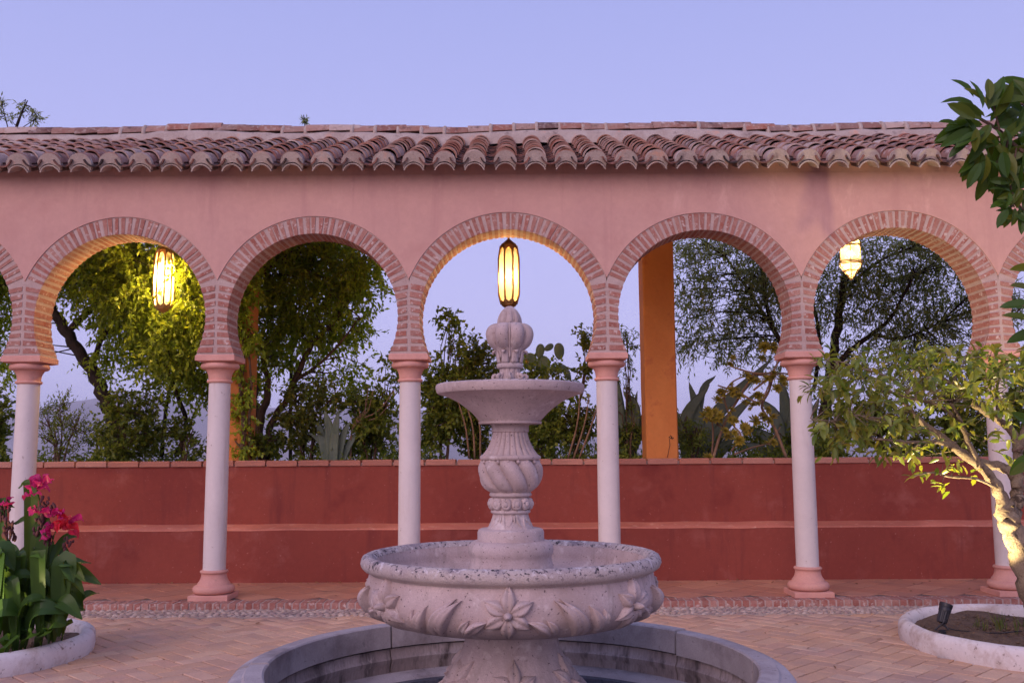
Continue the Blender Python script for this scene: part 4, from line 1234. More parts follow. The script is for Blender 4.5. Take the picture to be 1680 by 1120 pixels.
def tall_lantern(x, y, z0, z1, rw, label, energy, zbulb, metal, pane='glass'):
    """eight sided tall lantern with pointed glass panels; z0 foot, z1 top of its crown"""
    L = empty('lantern', (x, y, z0), label, 'lantern', 'lanterns hung along the gallery')
    H = z1 - z0
    def ringp(r, z, n=8, off=PI / 8): return [(x + r * math.cos(off + 2 * PI * k / n), y + r * math.sin(off + 2 * PI * k / n), z) for k in range(n)]
    def shell(name, prof, mat, n=8, cap=True):
        vs, fs = [], []
        for (r_, z) in prof: vs += ringp(r_, z, n)
        for j in range(len(prof) - 1):
            for k in range(n): fs.append((j * n + k, j * n + (k + 1) % n, (j + 1) * n + (k + 1) % n, (j + 1) * n + k))
        if cap: fs += [tuple(reversed(range(n))), tuple((len(prof) - 1) * n + k for k in range(n))]
        return obj(name, vs, fs, mat, L)
    shell('crown', [(rw * .80, z0 + H * .885), (rw * .80, z0 + H * .90), (rw * .70, z0 + H * .925), (rw * .52, z0 + H * .945), (rw * .34, z0 + H * .97), (rw * .12, z1), (rw * .06, z1 + .03)], metal)
    shell('foot', [(rw * .10, z0 - .02), (rw * .45, z0), (rw * .74, z0 + H * .03), (rw * .70, z0 + H * .045), (rw * .76, z0 + H * .06)], metal)
    rp_ = [(rw * .76, z0 + H * .05), (rw * .98, z0 + H * .18), (rw, z0 + H * .2), (rw, z0 + H * .70), (rw * .98, z0 + H * .72), (rw * .80, z0 + H * .89)]
    off = PI / 8
    for k in range(8):
        th = off + 2 * PI * k / 8
        mb = MB(); mb.tube([(x + r_ * math.cos(th), y + r_ * math.sin(th), z) for r_, z in rp_], .011, 5); mb.build('rib', metal, L)
        # plates that close the top and foot of each panel to a pointed arch
        th2 = off + 2 * PI * (k + 1) / 8
        def P_(t, r_, z):
            ax, ay = r_ * math.cos(th), r_ * math.sin(th); bx, by = r_ * math.cos(th2), r_ * math.sin(th2)
            return (x + ax + (bx - ax) * t, y + ay + (by - ay) * t, z)
        rr = lambda z: float(np.interp(z, [p[1] for p in rp_], [p[0] for p in rp_])) + .001
        for (zb, zs, zt) in ((z0 + H * .055, z0 + H * .14, z0 + H * .075), (z0 + H * .888, z0 + H * .78, z0 + H * .865)):
            mb = MB()
            for a0, a1, ze in ((0, .18, .0), (.18, .34, .35), (.34, .5, .8), (.5, .66, .8), (.66, .82, .35), (.82, 1, .0)):
                s0 = (a0 if a0 < .5 else 1 - a0) * 2; s1 = (a1 if a1 <= .5 else 1 - a1) * 2
                q0 = zs + (zt - zs) * s0 ** .6; q1 = zs + (zt - zs) * s1 ** .6
                mb.add([P_(a0, rr(zb), zb), P_(a1, rr(zb), zb), P_(a1, rr(q1), q1), P_(a0, rr(q0), q0)], [(0, 1, 2, 3)])
            o = mb.build('panel_plate', metal, L); md = o.modifiers.new('t', 'SOLIDIFY'); md.thickness = .003
        vs, fs = [], []
        for (r_, z) in rp_:
            for t in (.0, .5, 1): 
                f = .985 if t != .5 else .975
                p = P_(t, r_ * f, z); vs.append(p)
        for j in range(len(rp_) - 1):
            for q in (0, 1): fs.append((j * 3 + q, j * 3 + q + 1, j * 3 + q + 4, j * 3 + q + 3))
        obj('pane', vs, fs, M[pane], L)
    # chain up to the rafters
    zr = ZE + (y - YE) * math.tan(SL) - .12
    mb = MB(); z = z1 + .02; k = 0
    while z < zr:
        a = k % 2 * PI / 2
        mb.tube([(x + .011 * math.cos(t) * math.cos(a), y + .011 * math.cos(t) * math.sin(a), z + .02 + .022 * math.sin(t)) for t in [2 * PI * q / 8 for q in range(9)]], .0028, 4, False)
        z += .036; k += 1
    mb.build('chain', metal, L)
    bulb((x, y, zbulb), .028, L)
    lamp((x, y, zbulb), energy, (1.0, .66, .27), .03, parent=L)
    return L
tall_lantern(-.03, 10.0, 2.975, 3.715, .116, 'tall fluted bronze lantern glowing above the fountain finial in the middle arch', 470, 3.30, M['bronze'])
tall_lantern(-3.775, 10.15, 2.98, 3.72, .105, 'dazzling tall pierced lantern hanging among the leaves in the second arch from the left', 1150, 3.34, M['brass'], 'glass3')
# faceted glass lantern
def glass_lantern(x, y, label, energy):
    zt = W_at(1395, 388, y).z; L = empty('lantern', (x, y, W_at(1395, 458, y).z), label, 'lantern', 'lanterns hung along the gallery')
    z = lambda v: W_at(1395, v, y).z
    rows = [(.045, z(384)), (.090, z(393)), (.128, z(403)), (.120, z(405)), (.120, z(428)), (.135, z(431)), (.128, z(434)), (.085, z(444)), (.075, z(445)), (.018, z(457)), (.005, z(459))]
    n = 6; off = R(12)
    def pt(j, k): r_, zz = rows[j]; a = off + 2 * PI * k / n; return (x + r_ * math.cos(a), y + r_ * math.sin(a), zz)
    for j in range(len(rows) - 1):
        if abs(rows[j][1] - rows[j + 1][1]) < .02: continue
        for k in range(n):
            c_ = [pt(j, k), pt(j, k + 1), pt(j + 1, k + 1), pt(j + 1, k)]
            obj('pane', c_, [(3, 2, 1, 0)], M['glass2'], L)
    for j in range(len(rows)):
        mb = MB(); mb.tube([pt(j, k) for k in range(n + 1)], .0045, 4, False); mb.build('frame_ring', M['brass'], L)
    for k in range(n):
        mb = MB(); mb.tube([pt(j, k) for j in range(len(rows))], .0045, 4); mb.build('frame_rib', M['brass'], L)
    zr = ZE + (y - YE) * math.tan(SL) - .12
    mb = MB(); mb.lathe([(.05, z(384)), (.04, z(381)), (.02, z(378)), (.008, z(375)), (.008, zr)], 8, (x, y)); mb.build('hanger', M['brass'], L)
    zb = z(416)
    bulb((x, y, zb), .03, L)
    lamp((x, y, zb), energy, (1.0, .62, .28), .03, parent=L)
p = W_at(1395, 420, 10.0)
glass_lantern(p.x, 10.0, 'small faceted glass lantern glowing in the arch beside the citrus tree', 480)

# =================================================================== SPOTLIGHTS
def spotlight(x, y, z, target, label, energy, size=R(85), colr=(1, .78, .42)):
    L = empty('spotlight', (x, y, z - .06), label, 'spotlight', 'black garden spotlights in the planters')
    d = (Vector(target) - Vector((x, y, z))).normalized()
    q = d.to_track_quat('Z', 'Y')
    def T(p): return Vector((x, y, z)) + q @ Vector(p)
    def lz(name, prof, seg, mat, mod=None):
        mb = MB(); mb.lathe(prof, seg, (0, 0), mod); mb.v = [tuple(T(p)) for p in mb.v]
        o = mb.build(name, mat, L); sm(o, 40); return o
    lz('finned_body', [(.018, 0), (.030, .004), (.034, .02), (.036, .085), (.037, .09)], 48, M['black'], lambda a, t, r, z: r + (.004 if math.sin(a * 12) > 0 else 0))
    lz('collar', [(.043, .09), (.044, .095), (.044, .118), (.042, .122)], 32, M['black'])
    lz('hood', [(.045, .120), (.047, .126), (.047, .150), (.044, .150), (.043, .124)], 32, M['black'])
    lz('lens', [(.0001, .128), (.042, .128)], 24, plain('lens_glass', (.6, .5, .3), .2))
    mb = MB()
    for s_ in (-1, 1):
        a = T((s_ * .046, 0, .04)); b_ = Vector((x + s_ * .05, y, z - .05)); mb.tube([a, b_, Vector((x, y, z - .055))], .007, 6)
    mb.build('bracket', M['black'], L)
    mb = MB(); mb.lathe([(.012, z - .055), (.028, z - .06), (.028, z - .08), (.012, z - .085), (.004, z - .2)], 10, (x, y)); mb.build('ground_spike', M['black'], L)
    dl = bpy.data.lights.new('spot', 'SPOT'); dl.energy = energy; dl.spot_size = size; dl.spot_blend = .5; dl.color = colr; dl.shadow_soft_size = .02
    o = bpy.data.objects.new('spot', dl); col.objects.link(o); o.parent = L
    o.location = T((0, 0, .155)) - ORG[L.name]
    o.rotation_euler = d.to_track_quat('-Z', 'Y').to_euler()
    return L
sp = W_at(1545, 1030, 7.3)
SPOT_R = spotlight(sp.x, 7.3, .155, (sp.x + .75, 7.6, 2.0), 'black finned spotlight standing in the soil of the right planter', 270)
# its cable
mb = MB(); mb.tube(spline([(sp.x, 7.3, .14), (sp.x + .1, 7.3, .105), (sp.x + .35, 7.22, .095), (sp.x + .6, 7.3, .095)], 5), .004, 5)
mb.build('cable', M['black'], SPOT_R)
spotlight(-3.95, 6.35, .2, (-3.3, 6.6, .75), 'small black spotlight half hidden low under the red flowering plants', 40, R(100), (1, .85, .4))

# =================================================================== VEGETATION
def nrm(a): return a / np.maximum(np.linalg.norm(a, axis=-1, keepdims=True), 1e-9)
def leaf_mesh(P, Dr, Up, L, Wd, fold=.25, droop=.15, shape='rhomb'):
    """P base points, Dr directions, Up approximate normals -> (V, F) with two triangles per leaf folded on the midrib"""
    Dr = nrm(Dr); S = nrm(np.cross(Dr, Up)); U = np.cross(S, Dr)
    L = L[:, None]; Wd = Wd[:, None]
    base = P
    tip = P + Dr * L - U * L * droop
    m_ = .42 if shape == 'rhomb' else .5
    le = P + Dr * L * m_ + S * Wd + U * Wd * fold
    ri = P + Dr * L * m_ - S * Wd + U * Wd * fold
    if shape == 'rhomb':
        V = np.stack([base, le, tip, ri], 1)
        Fq = np.array([[0, 2, 1], [0, 3, 2]])
    else:   # six points, four triangles: an oval leaf
        l1 = P + Dr * L * .25 + S * Wd * .8 + U * Wd * fold; r1 = P + Dr * L * .25 - S * Wd * .8 + U * Wd * fold
        l2 = P + Dr * L * .68 + S * Wd * .75 + U * (Wd * fold - L * droop * .45); r2 = P + Dr * L * .68 - S * Wd * .75 + U * (Wd * fold - L * droop * .45)
        mid = P + Dr * L * .5 - U * L * droop * .2
        V = np.stack([base, l1, l2, tip, r2, r1, mid], 1)
        Fq = np.array([[0, 6, 1], [1, 6, 2], [2, 6, 3], [3, 6, 4], [4, 6, 5], [5, 6, 0]])
    n = len(P); k = V.shape[1]
    return V.reshape(-1, 3), (Fq[None] + (np.arange(n) * k)[:, None, None]).reshape(-1, 3)
def clumps(cent, rad, nt, nl, tl, droop, spread=.9):
    """twigs in ellipsoid clumps. cent (m,3), rad (m,3). returns twig starts, ends, leaf P, leaf D"""
    m_ = len(cent)
    c = np.repeat(cent, nt, 0); r = np.repeat(rad, nt, 0)
    u = nrm(rng.normal(size=(m_ * nt, 3)))
    st = c + u * r * rng.random((m_ * nt, 1)) ** .5 * .8
    d = nrm(u * .7 + rng.normal(size=u.shape) * spread * .6 + np.array([0, 0, -droop]))
    ln_ = tl * rng.uniform(.6, 1.3, (m_ * nt, 1))
    t = (np.arange(nl) + .5) / nl
    sag = np.array([0, 0, -1.0]) * droop * .35
    P = st[:, None] + d[:, None] * (ln_[:, None] * t[None, :, None]) + sag * (ln_[:, None] * (t ** 2)[None, :, None])
    D = nrm(d[:, None] * .55 + rng.normal(size=P.shape) * .62 + np.array([0, 0, -droop * .5]))
    end = st + d * ln_ + sag * ln_
    return st, end, P.reshape(-1, 3), D.reshape(-1, 3)
def twig_mesh(A, B, r):
    n = len(A); d = nrm(B - A); s = nrm(np.cross(d, np.array([.3, .9, .1]))); u = np.cross(s, d)
    V = np.stack([A + s * r, A - s * r * .5 + u * r * .87, A - s * r * .5 - u * r * .87, B], 1).reshape(-1, 3)
    Fq = np.array([[0, 1, 3], [1, 2, 3], [2, 0, 3]])
    return V, (Fq[None] + (np.arange(n) * 4)[:, None, None]).reshape(-1, 3)
def crown_points(ells, dens, r0, r1):
    """sub-clump centres spread through big ellipsoids [(centre, radii)], uneven"""
    C, Rr = [], []
    for (c, r) in ells:
        n = max(3, int(dens * r[0] * r[1] * r[2] * 4.19))
        u = nrm(rng.normal(size=(n, 3))) * rng.random((n, 1)) ** .4
        C.append(np.array(c) + u * np.array(r))
        q = rng.uniform(r0, r1, (n, 1)); Rr.append(np.concatenate([q, q, q * rng.uniform(.6, 1.1, (n, 1))], 1))
    return np.concatenate(C), np.concatenate(Rr)
def plant(name, label, cat, base, limbs, ells, leafm, barkm, dens=60, r0=.10, r1=.2, nt=7, nl=9, tl=.22, droop=.4, L=(.04, .065), Wd=.014, shape='rhomb', group=None,
          trunk_name='trunk', keep=None, twig_r=.003, sides=7, link_limbs=True):
    root = empty(name, base, label, cat, group)
    limb_pts = []
    for k, (pts, r_a, r_b) in enumerate(limbs):
        sp_ = spline(pts, 6); n = len(sp_)
        rr = [r_a + (r_b - r_a) * i / (n - 1) for i in range(n)]
        sp_ = [np.array(q) + np.array([math.sin(i * 1.7 + k), math.cos(i * 2.1 + k), 0]) * rr[i] * .22 for i, q in enumerate(sp_)]
        mb = MB(); mb.tube(sp_, rr, sides); mb.build(trunk_name if k == 0 else 'limb', barkm, root, True)
        limb_pts += [np.array(q) for q in sp_]
    if ells:
        C, Rr = crown_points(ells, dens, r0, r1)
        if keep is not None:
            k_ = keep(C); C, Rr = C[k_], Rr[k_]
        st, en, P_, D_ = clumps(C, Rr, nt, nl, tl, droop)
        n = len(P_)
        V, Fc = leaf_mesh(P_, D_, rng.normal(size=(n, 3)) * .6 + np.array([0, -.3, 1]), rng.uniform(L[0], L[1], n), rng.uniform(Wd * .8, Wd * 1.25, n), shape=shape)
        tag(link('crown', mknp('crown', V, Fc, leafm), parent=root), kind='stuff')
        # twigs and the small branches that carry the clumps
        LP = np.array(limb_pts)
        A = [];
        idx = [int(np.argmin(((LP - c) ** 2).sum(1) + (LP[:, 2] > c[2] + .1) * .3)) for c in C]
        far_ = np.array([LP[i] for i in idx])
        mid = (far_ + C) / 2 + rng.normal(size=C.shape) * .05 + np.array([0, 0, .05])
        V1, F1 = twig_mesh(st, en, twig_r * .7)
        bs, fs_ = [V1], [F1]; off = len(V1)
        for (a, b, r_) in ((far_, mid, twig_r * 3.2), (mid, C, twig_r * 2.0)):
            d = nrm(b - a); s = nrm(np.cross(d, np.array([.3, .9, .1]))); u = np.cross(s, d); q = 4
            ring = lambda p, rr: np.stack([p + (s * math.cos(2 * PI * k / q) + u * math.sin(2 * PI * k / q)) * rr for k in range(q)], 1)
            V_ = np.concatenate([ring(a, r_), ring(b, r_ * .65)], 1).reshape(-1, 3)
            fq = np.array([t_ for k in range(q) for t_ in ((k, (k + 1) % q, k + q), ((k + 1) % q, (k + 1) % q + q, k + q))])
            F_ = (fq[None] + (np.arange(len(a)) * 2 * q)[:, None, None]).reshape(-1, 3)
            bs.append(V_); fs_.append(F_ + off); off += len(V_)
        tag(link('twigs', mknp('twigs', np.concatenate(bs), np.concatenate(fs_), barkm), parent=root), kind='stuff')
    return root
def E(u, v, D, ru, rv, rd):      # big ellipsoid where the photograph shows foliage: centre pixel, distance, pixel radii
    c = W_at(u, v, D); k = D / F
    return (tuple(c), (ru * k, rd, rv * k))
def Lb(pts, r0, r1):
    return ([tuple(W_at(*p)) for p in pts], r0, r1)
GB = 1.10

# ---- pepper tree, left: leaning dark trunk
def down(p, z=GB): q = W_at(*p); return q
b0 = W_at(203, 752, 12.0)
plant('pepper_tree', 'leaning dark trunked pepper tree whose hanging foliage glows round the dazzling left lantern', 'tree', (b0.x, 12.0, GB),
      [([(b0.x + .04, 12.0, GB - .1)] + [tuple(W_at(u, v, 12.0)) for u, v in ((190, 700), (172, 655), (155, 615), (125, 570), (100, 530), (70, 480), (60, 420))], .10, .055),
       Lb([(150, 610, 12.0), (165, 560, 11.9), (200, 500, 11.8), (230, 430, 11.7)], .04, .015),
       Lb([(110, 545, 12.0), (180, 480, 12.2), (260, 440, 12.2), (330, 400, 12.0)], .045, .015),
       Lb([(80, 495, 12.0), (20, 440, 12.0), (-40, 400, 12.1)], .04, .015),
       Lb([(290, 748, 12.0), (305, 690, 12.0), (275, 600, 11.9), (290, 520, 11.8), (300, 440, 11.8)], .035, .015),
       Lb([(265, 750, 12.1), (270, 690, 12.1), (285, 610, 12.0), (310, 560, 11.9)], .03, .012)],
      [E(140, 440, 12.1, 90, 55, .55), E(230, 430, 12.0, 110, 60, .6), E(300, 480, 11.95, 70, 80, .5), E(210, 500, 11.9, 75, 60, .45), E(270, 560, 11.9, 80, 75, .45), E(310, 600, 12.0, 50, 80, .4), E(-20, 480, 12.2, 70, 90, .5), E(180, 560, 11.9, 30, 45, .3), E(10, 570, 12.2, 30, 50, .25), E(215, 470, 10.95, 45, 60, .3), E(310, 500, 10.9, 30, 80, .3), E(250, 430, 10.7, 50, 30, .25), E(268, 545, 10.8, 40, 40, .2), E(200, 460, 11.1, 55, 60, .22), E(310, 540, 10.9, 40, 50, .2), E(240, 540, 10.95, 50, 45, .2), E(325, 450, 10.8, 25, 60, .2), E(170, 430, 11.2, 50, 40, .2), E(225, 450, 10.45, 18, 45, .1), E(315, 470, 10.5, 16, 60, .1), E(300, 440, 10.2, 14, 20, .06), E(100, 420, 12.2, 120, 40, .5)],
      M['leaf_pepper'], M['bark_dark'], dens=52, r0=.16, r1=.32, nt=12, nl=11, tl=.28, droop=.6, L=(.045, .08), Wd=.0165)
# ---- big tree in the next bay
b1 = W_at(404, 750, 12.3)
plant('pepper_tree', 'thick trunked pepper tree whose dense dark crown fills the third arch from the left', 'tree', (b1.x, 12.3, GB),
      [([(b1.x, 12.3, GB - .1)] + [tuple(W_at(u, v, 12.3)) for u, v in ((408, 700), (404, 640), (398, 560), (400, 480), (392, 400), (390, 330))], .15, .11),
       ([(W_at(440, 750, 12.2).x, 12.2, GB - .05)] + [tuple(W_at(u, v, 12.2)) for u, v in ((442, 705), (470, 655), (490, 610), (512, 565), (545, 530), (580, 480), (610, 420))], .05, .022),
       Lb([(484, 625, 12.2), (525, 596, 12.1), (560, 560, 12.0), (590, 520, 12.0)], .025, .01),
       Lb([(432, 752, 12.1), (425, 700, 12.1), (440, 640, 12.2), (430, 580, 12.2)], .07, .03),
       Lb([(400, 480, 12.3), (450, 430, 12.2), (540, 400, 12.2), (620, 400, 12.1)], .05, .02)],
      [E(440, 460, 12.3, 70, 100, .6), E(520, 450, 12.3, 80, 75, .6), E(590, 450, 12.1, 60, 60, .5), E(480, 540, 12.3, 80, 55, .5), E(570, 510, 12.2, 55, 45, .45), E(435, 590, 12.4, 40, 50, .35), E(500, 390, 12.3, 140, 40, .6), E(560, 620, 12.2, 75, 25, .35), E(410, 640, 12.4, 30, 45, .25)],
      M['leaf_pepper'], M['bark'], dens=50, r0=.16, r1=.32, nt=12, nl=11, tl=.26, droop=.45, L=(.045, .08), Wd=.0165)
# ---- willow like tree behind arches on the right
b2 = W_at(1352, 750, 13.0)
plant('willow_tree', 'fine leaved grey green tree with dark forking trunks behind the two right arches', 'tree', (b2.x, 13.0, GB),
      [([(b2.x, 13.0, GB - .1)] + [tuple(W_at(u, v, 13.0)) for u, v in ((1352, 690), (1360, 620), (1372, 550), (1382, 480), (1396, 410), (1410, 350))], .085, .04),
       Lb([(1362, 610, 13.0), (1395, 575, 12.9), (1430, 548, 12.9), (1462, 520, 12.8), (1500, 450, 12.8)], .045, .018),
       Lb([(1335, 745, 13.1), (1325, 660, 13.1), (1290, 580, 13.1), (1262, 520, 13.1), (1250, 430, 13.2)], .05, .025),
       Lb([(1275, 550, 13.1), (1230, 480, 13.2), (1190, 420, 13.2)], .03, .012),
       Lb([(1430, 548, 12.9), (1480, 555, 12.9), (1540, 530, 12.8)], .028, .012),
       Lb([(1382, 480, 13.0), (1440, 430, 12.9), (1510, 400, 12.9)], .028, .012),
       Lb([(1335, 640, 13.1), (1345, 560, 13.1), (1330, 470, 13.2), (1340, 390, 13.2)], .03, .015)],
      [E(1150, 450, 13.2, 60, 80, .6), E(1220, 450, 13.2, 80, 90, .7), E(1170, 550, 13.3, 70, 50, .5), E(1260, 560, 13.1, 60, 60, .5), E(1370, 470, 13.1, 70, 90, .6), E(1460, 440, 13.0, 80, 60, .6), E(1540, 470, 12.9, 70, 80, .6), E(1480, 540, 13.0, 90, 60, .5), E(1400, 590, 13.1, 60, 50, .4), E(1540, 590, 13.0, 70, 50, .5), E(1640, 520, 13.0, 60, 80, .5), E(1250, 400, 13.2, 120, 40, .6), E(1480, 380, 13.0, 140, 25, .5)],
      M['leaf_willow'], M['bark_dark'], dens=22, r0=.22, r1=.42, nt=11, nl=11, tl=.34, droop=.3, L=(.07, .115), Wd=.0105)
# twigs rising beyond the roof
tw = W_at(30, 215, 14.0)
plant('pepper_tree', 'distant treetop whose twigs just clear the left end of the ridge', 'tree', (tw.x, 14.0, GB - .2),
      [([(tw.x - .3, 14.0, GB - .6)] + [tuple(W_at(u, v, 14.0)) for u, v in ((-30, 500), (0, 330), (25, 215), (45, 165))], .08, .008), Lb([(20, 240, 14), (8, 190, 14), (0, 160, 14)], .01, .004), Lb([(28, 215, 14), (58, 195, 14), (66, 182, 14)], .007, .003)],
      [E(40, 180, 14, 14, 22, .15), E(12, 195, 14, 18, 12, .15), E(58, 192, 14, 10, 8, .1), E(0, 175, 14, 6, 14, .1)], M['leaf_willow'], M['bark_dark'], dens=190, r0=.04, r1=.08, nt=4, nl=6, tl=.13, droop=-.1, L=(.07, .11), Wd=.0095)
tw = W_at(500, 205, 13.5)
plant('young_sapling', 'single sprig of narrow leaves poking up over the ridge tiles', 'sapling', (tw.x, 13.5, GB - .2),
      [([(tw.x - .1, 13.5, GB - .4)] + [tuple(W_at(u, v, 13.5)) for u, v in ((480, 500), (492, 330), (500, 200))], .03, .004)],
      [E(501, 201, 13.5, 4, 3, .03)], M['leaf_willow'], M['bark_dark'], dens=9000, r0=.02, r1=.03, nt=3, nl=5, tl=.06, droop=-.2, L=(.07, .10), Wd=.008)

# ---- shrubs along the bed
def shrub(u, v, D, ru, rv, rd, label, leafm=None, name='shrub', barkm=None, extra=(), dens=150, **kw):
    dens = dens * 1.7
    base = W_at(u, 752, D)
    stems = []
    for k in range(4):
        tx = u + random.uniform(-.6, .6) * ru
        stems.append(([(base.x + random.uniform(-.05, .05), D, GB - .08), tuple(W_at((u + tx) / 2, (v + 750) / 2, D + random.uniform(-.1, .1))), tuple(W_at(tx, v - rv * .4, D))], .016, .006))
    a = dict(dens=dens, r0=.07, r1=.14, nt=8, nl=9, tl=.16, droop=.05, L=(.045, .08), Wd=.019, trunk_name='stem')
    a.update(kw)
    return plant(name, label, 'shrub', (base.x, D, GB), stems, [E(u, v, D, ru, rv, rd)] + [E(*e) for e in extra], leafm or M['leaf_dark'], barkm or M['bark'], group='shrubs in the bed behind the garden wall', **a)
shrub(-8, 700, 11.7, 35, 55, .25, 'dark shrub at the left edge, left of the first column')
shrub(98, 715, 11.6, 42, 38, .22, 'spiky dark green bush just right of the leftmost column', extra=((75, 680, 11.6, 10, 14, .08), (100, 672, 11.6, 8, 16, .08), (122, 690, 11.6, 8, 12, .08)), droop=-.6, L=(.035, .05), Wd=.008)
shrub(210, 705, 11.5, 50, 45, .25, 'leafy bush at the foot of the leaning dark trunk', extra=((200, 665, 11.5, 22, 18, .1), (240, 660, 11.5, 25, 25, .1)))
shrub(160, 720, 11.9, 18, 32, .1, 'thin pale shoots between the spiky bush and the leaning trunk', dens=90, Wd=.010)
shrub(300, 715, 11.7, 35, 30, .2, 'small dark bush beside the second column', dens=110)
shrub(430, 725, 11.5, 32, 25, .2, 'low leafy tuft at the foot of the thick brown trunk')
shrub(505, 690, 11.6, 50, 45, .25, 'bright green shrub behind the ledge of the second whole arch', M['leaf_yellowish'], extra=((480, 650, 11.6, 22, 18, .12), (540, 650, 11.6, 30, 20, .12)), dens=120)
shrub(610, 690, 11.7, 50, 55, .28, 'dark shrub left of the third column with dry canes in it', extra=((640, 620, 11.7, 22, 30, .12),))
shrub(725, 670, 11.6, 45, 75, .3, 'tall bushy shrub with a climbing sprig, left of the fountain stem', extra=((742, 560, 11.6, 12, 40, .08), (735, 530, 11.6, 6, 22, .05), (755, 610, 11.6, 25, 30, .12), (700, 620, 11.6, 18, 25, .1)))
shrub(785, 610, 11.9, 35, 62, .25, 'yellow green shrub behind the urn and upper bowl, left of centre', M['leaf_yellowish'], extra=((780, 690, 11.9, 40, 55, .25),))
shrub(885, 680, 11.7, 45, 70, .3, 'dark shrub under the prickly pear, right of the fountain stem', extra=((870, 612, 11.8, 26, 16, .12), (905, 615, 11.8, 20, 12, .1)))
shrub(948, 690, 11.8, 35, 60, .25, 'loose shrub with pale green shoots left of the fourth column', M['leaf_yellowish'], extra=((958, 620, 11.8, 12, 30, .08), (965, 555, 11.9, 12, 8, .05)), dens=100)
shrub(1030, 700, 11.8, 22, 48, .2, 'narrow shrub squeezed between the fourth column and the orange post', extra=((1028, 590, 12.0, 18, 45, .1), (1022, 555, 12.0, 12, 15, .06)), dens=110, Wd=.010)
shrub(1140, 712, 11.7, 38, 38, .2, 'feathery dark green shrub right of the orange post', L=(.04, .07), Wd=.009)
shrub(1255, 720, 12.3, 60, 22, .2, 'low shrub beneath the yellow rosettes', dens=90)
shrub(1365, 700, 11.9, 35, 45, .2, 'dark leafy shrub just right of the fifth column', extra=((1350, 740, 11.5, 30, 12, .1),))
shrub(1460, 700, 11.9, 65, 50, .25, 'broad olive green shrub behind the citrus branches', M['leaf_yellowish'], dens=110)
shrub(1570, 690, 12.0, 60, 60, .25, 'dark shrub behind the citrus trunk, right side', dens=110)
shrub(1680, 680, 12.0, 50, 60, .25, 'dark shrub at the right edge of the bed', dens=90)
# dry canes
dc = empty('dry_canes', (W_at(580, 750, 11.45).x, 11.45, GB), 'fan of bare tan canes left of the third column', 'dead plant')
for (u, v) in ((648, 638), (640, 662), (612, 640), (600, 655), (588, 668), (604, 634)):
    mb = MB(); b_ = W_at(575, 750, 11.5)
    mb.tube(spline([(b_.x, 11.5, GB - .05), tuple(W_at(578, 703, 11.45)), tuple(W_at((u + 578) / 2 + 8, (v + 703) / 2 + 3, 11.42)), tuple(W_at(u, v, 11.4))], 4), [.009 - .0004 * i for i in range(13)], 5)
    mb.build('cane', M['stem_tan'], dc, True)
# dry stems under the shrubs left and right of the fountain
for (ub, ut, vt, lab) in (((770, 755, 640, 'pair of bare brown stems rising left of the fountain baluster')), ((932, 962, 640, 'bare brown stems rising right of the fountain baluster'))):
    dc = empty('dry_canes', (W_at(ub, 750, 11.3).x, 11.3, GB), lab, 'dead plant')
    for k in range(3):
        mb = MB(); mb.tube(spline([tuple(W_at(ub + k * 9, 752, 11.35)), tuple(W_at(ub + (ut - ub) * .5 + k * 12, (750 + vt) / 2, 11.3)), tuple(W_at(ut + k * 14 - 10, vt + k * 12, 11.3))], 5), [.013] * 4 + [.010] * 4 + [.006] * 3, 5)
        mb.build('cane', M['stem_tan'], dc, True)

# ---- agaves: big curved blades
def blade(name, pts, w, mat, parent, th=.02, thick=True, up=(0, -1, .3)):
    P_ = spline(pts, 6); n = len(P_); vs, fs = [], []
    for i, p in enumerate(P_):
        t = i / (n - 1)
        d = Vector(P_[min(i + 1, n - 1)] - P_[max(i - 1, 0)]).normalized()
        s = d.cross(Vector(up)).normalized(); u = s.cross(d)
        ww = w * (math.sin(PI * min(1, .28 + t * .72)) ** .8) * (1 if t < .97 else .15)
        for e, h in ((-1, .35), (-.5, .06), (0, -.05), (.5, .06), (1, .35)):
            vs.append(Vector(p) + s * ww * e + u * h * ww * .6)
        for e, h in ((.5, -.25), (0, -.42), (-.5, -.25)):
            vs.append(Vector(p) + s * ww * e + u * h * ww * .6)
    m_ = 8
    for i in range(n - 1):
        for k in range(m_):
            a, b = i * m_ + k, i * m_ + (k + 1) % m_
            fs.append((a, b, b + m_, a + m_))
    fs += [tuple(reversed(range(m_))), tuple((n - 1) * m_ + k for k in range(m_))]
    return obj(name, vs, fs, mat, parent, True)
def agave(u, D, tips, w, label, mat=None, vb=752):
    b_ = W_at(u, vb, D); a_ = empty('agave', (b_.x, D, GB), label, 'agave', 'agaves in the bed behind the garden wall')
    for (mu, mv, tu, tv, dd, ww) in tips:
        blade('leaf', [(b_.x + (W_at(mu, mv, D).x - b_.x) * .12, D + dd * .1, GB + .0), tuple(W_at(mu, mv, D + dd * .5)), tuple(W_at(tu, tv, D + dd))], ww * w, mat or M['agave'], a_)
    return a_
agave(545, 11.4, ((528, 715, 520, 690, .1, 1), (540, 705, 532, 672, 0, 1), (550, 710, 556, 672, -.1, 1), (562, 718, 575, 690, 0, .9), (530, 730, 505, 708, .1, .8), (575, 725, 600, 705, .1, .8)), .055, 'small grey agave with upright blades in front of the bright green shrub')
agave(1010, 11.9, ((1015, 690, 1008, 600, .1, 1.2), (1040, 680, 1022, 640, 0, 1.1), (1005, 700, 985, 655, .1, 1.0), (1050, 700, 1075, 668, .2, 1), (1030, 715, 1046, 640, .1, .9)), .085, 'grey agave with bent blades between the fourth column and the orange post')
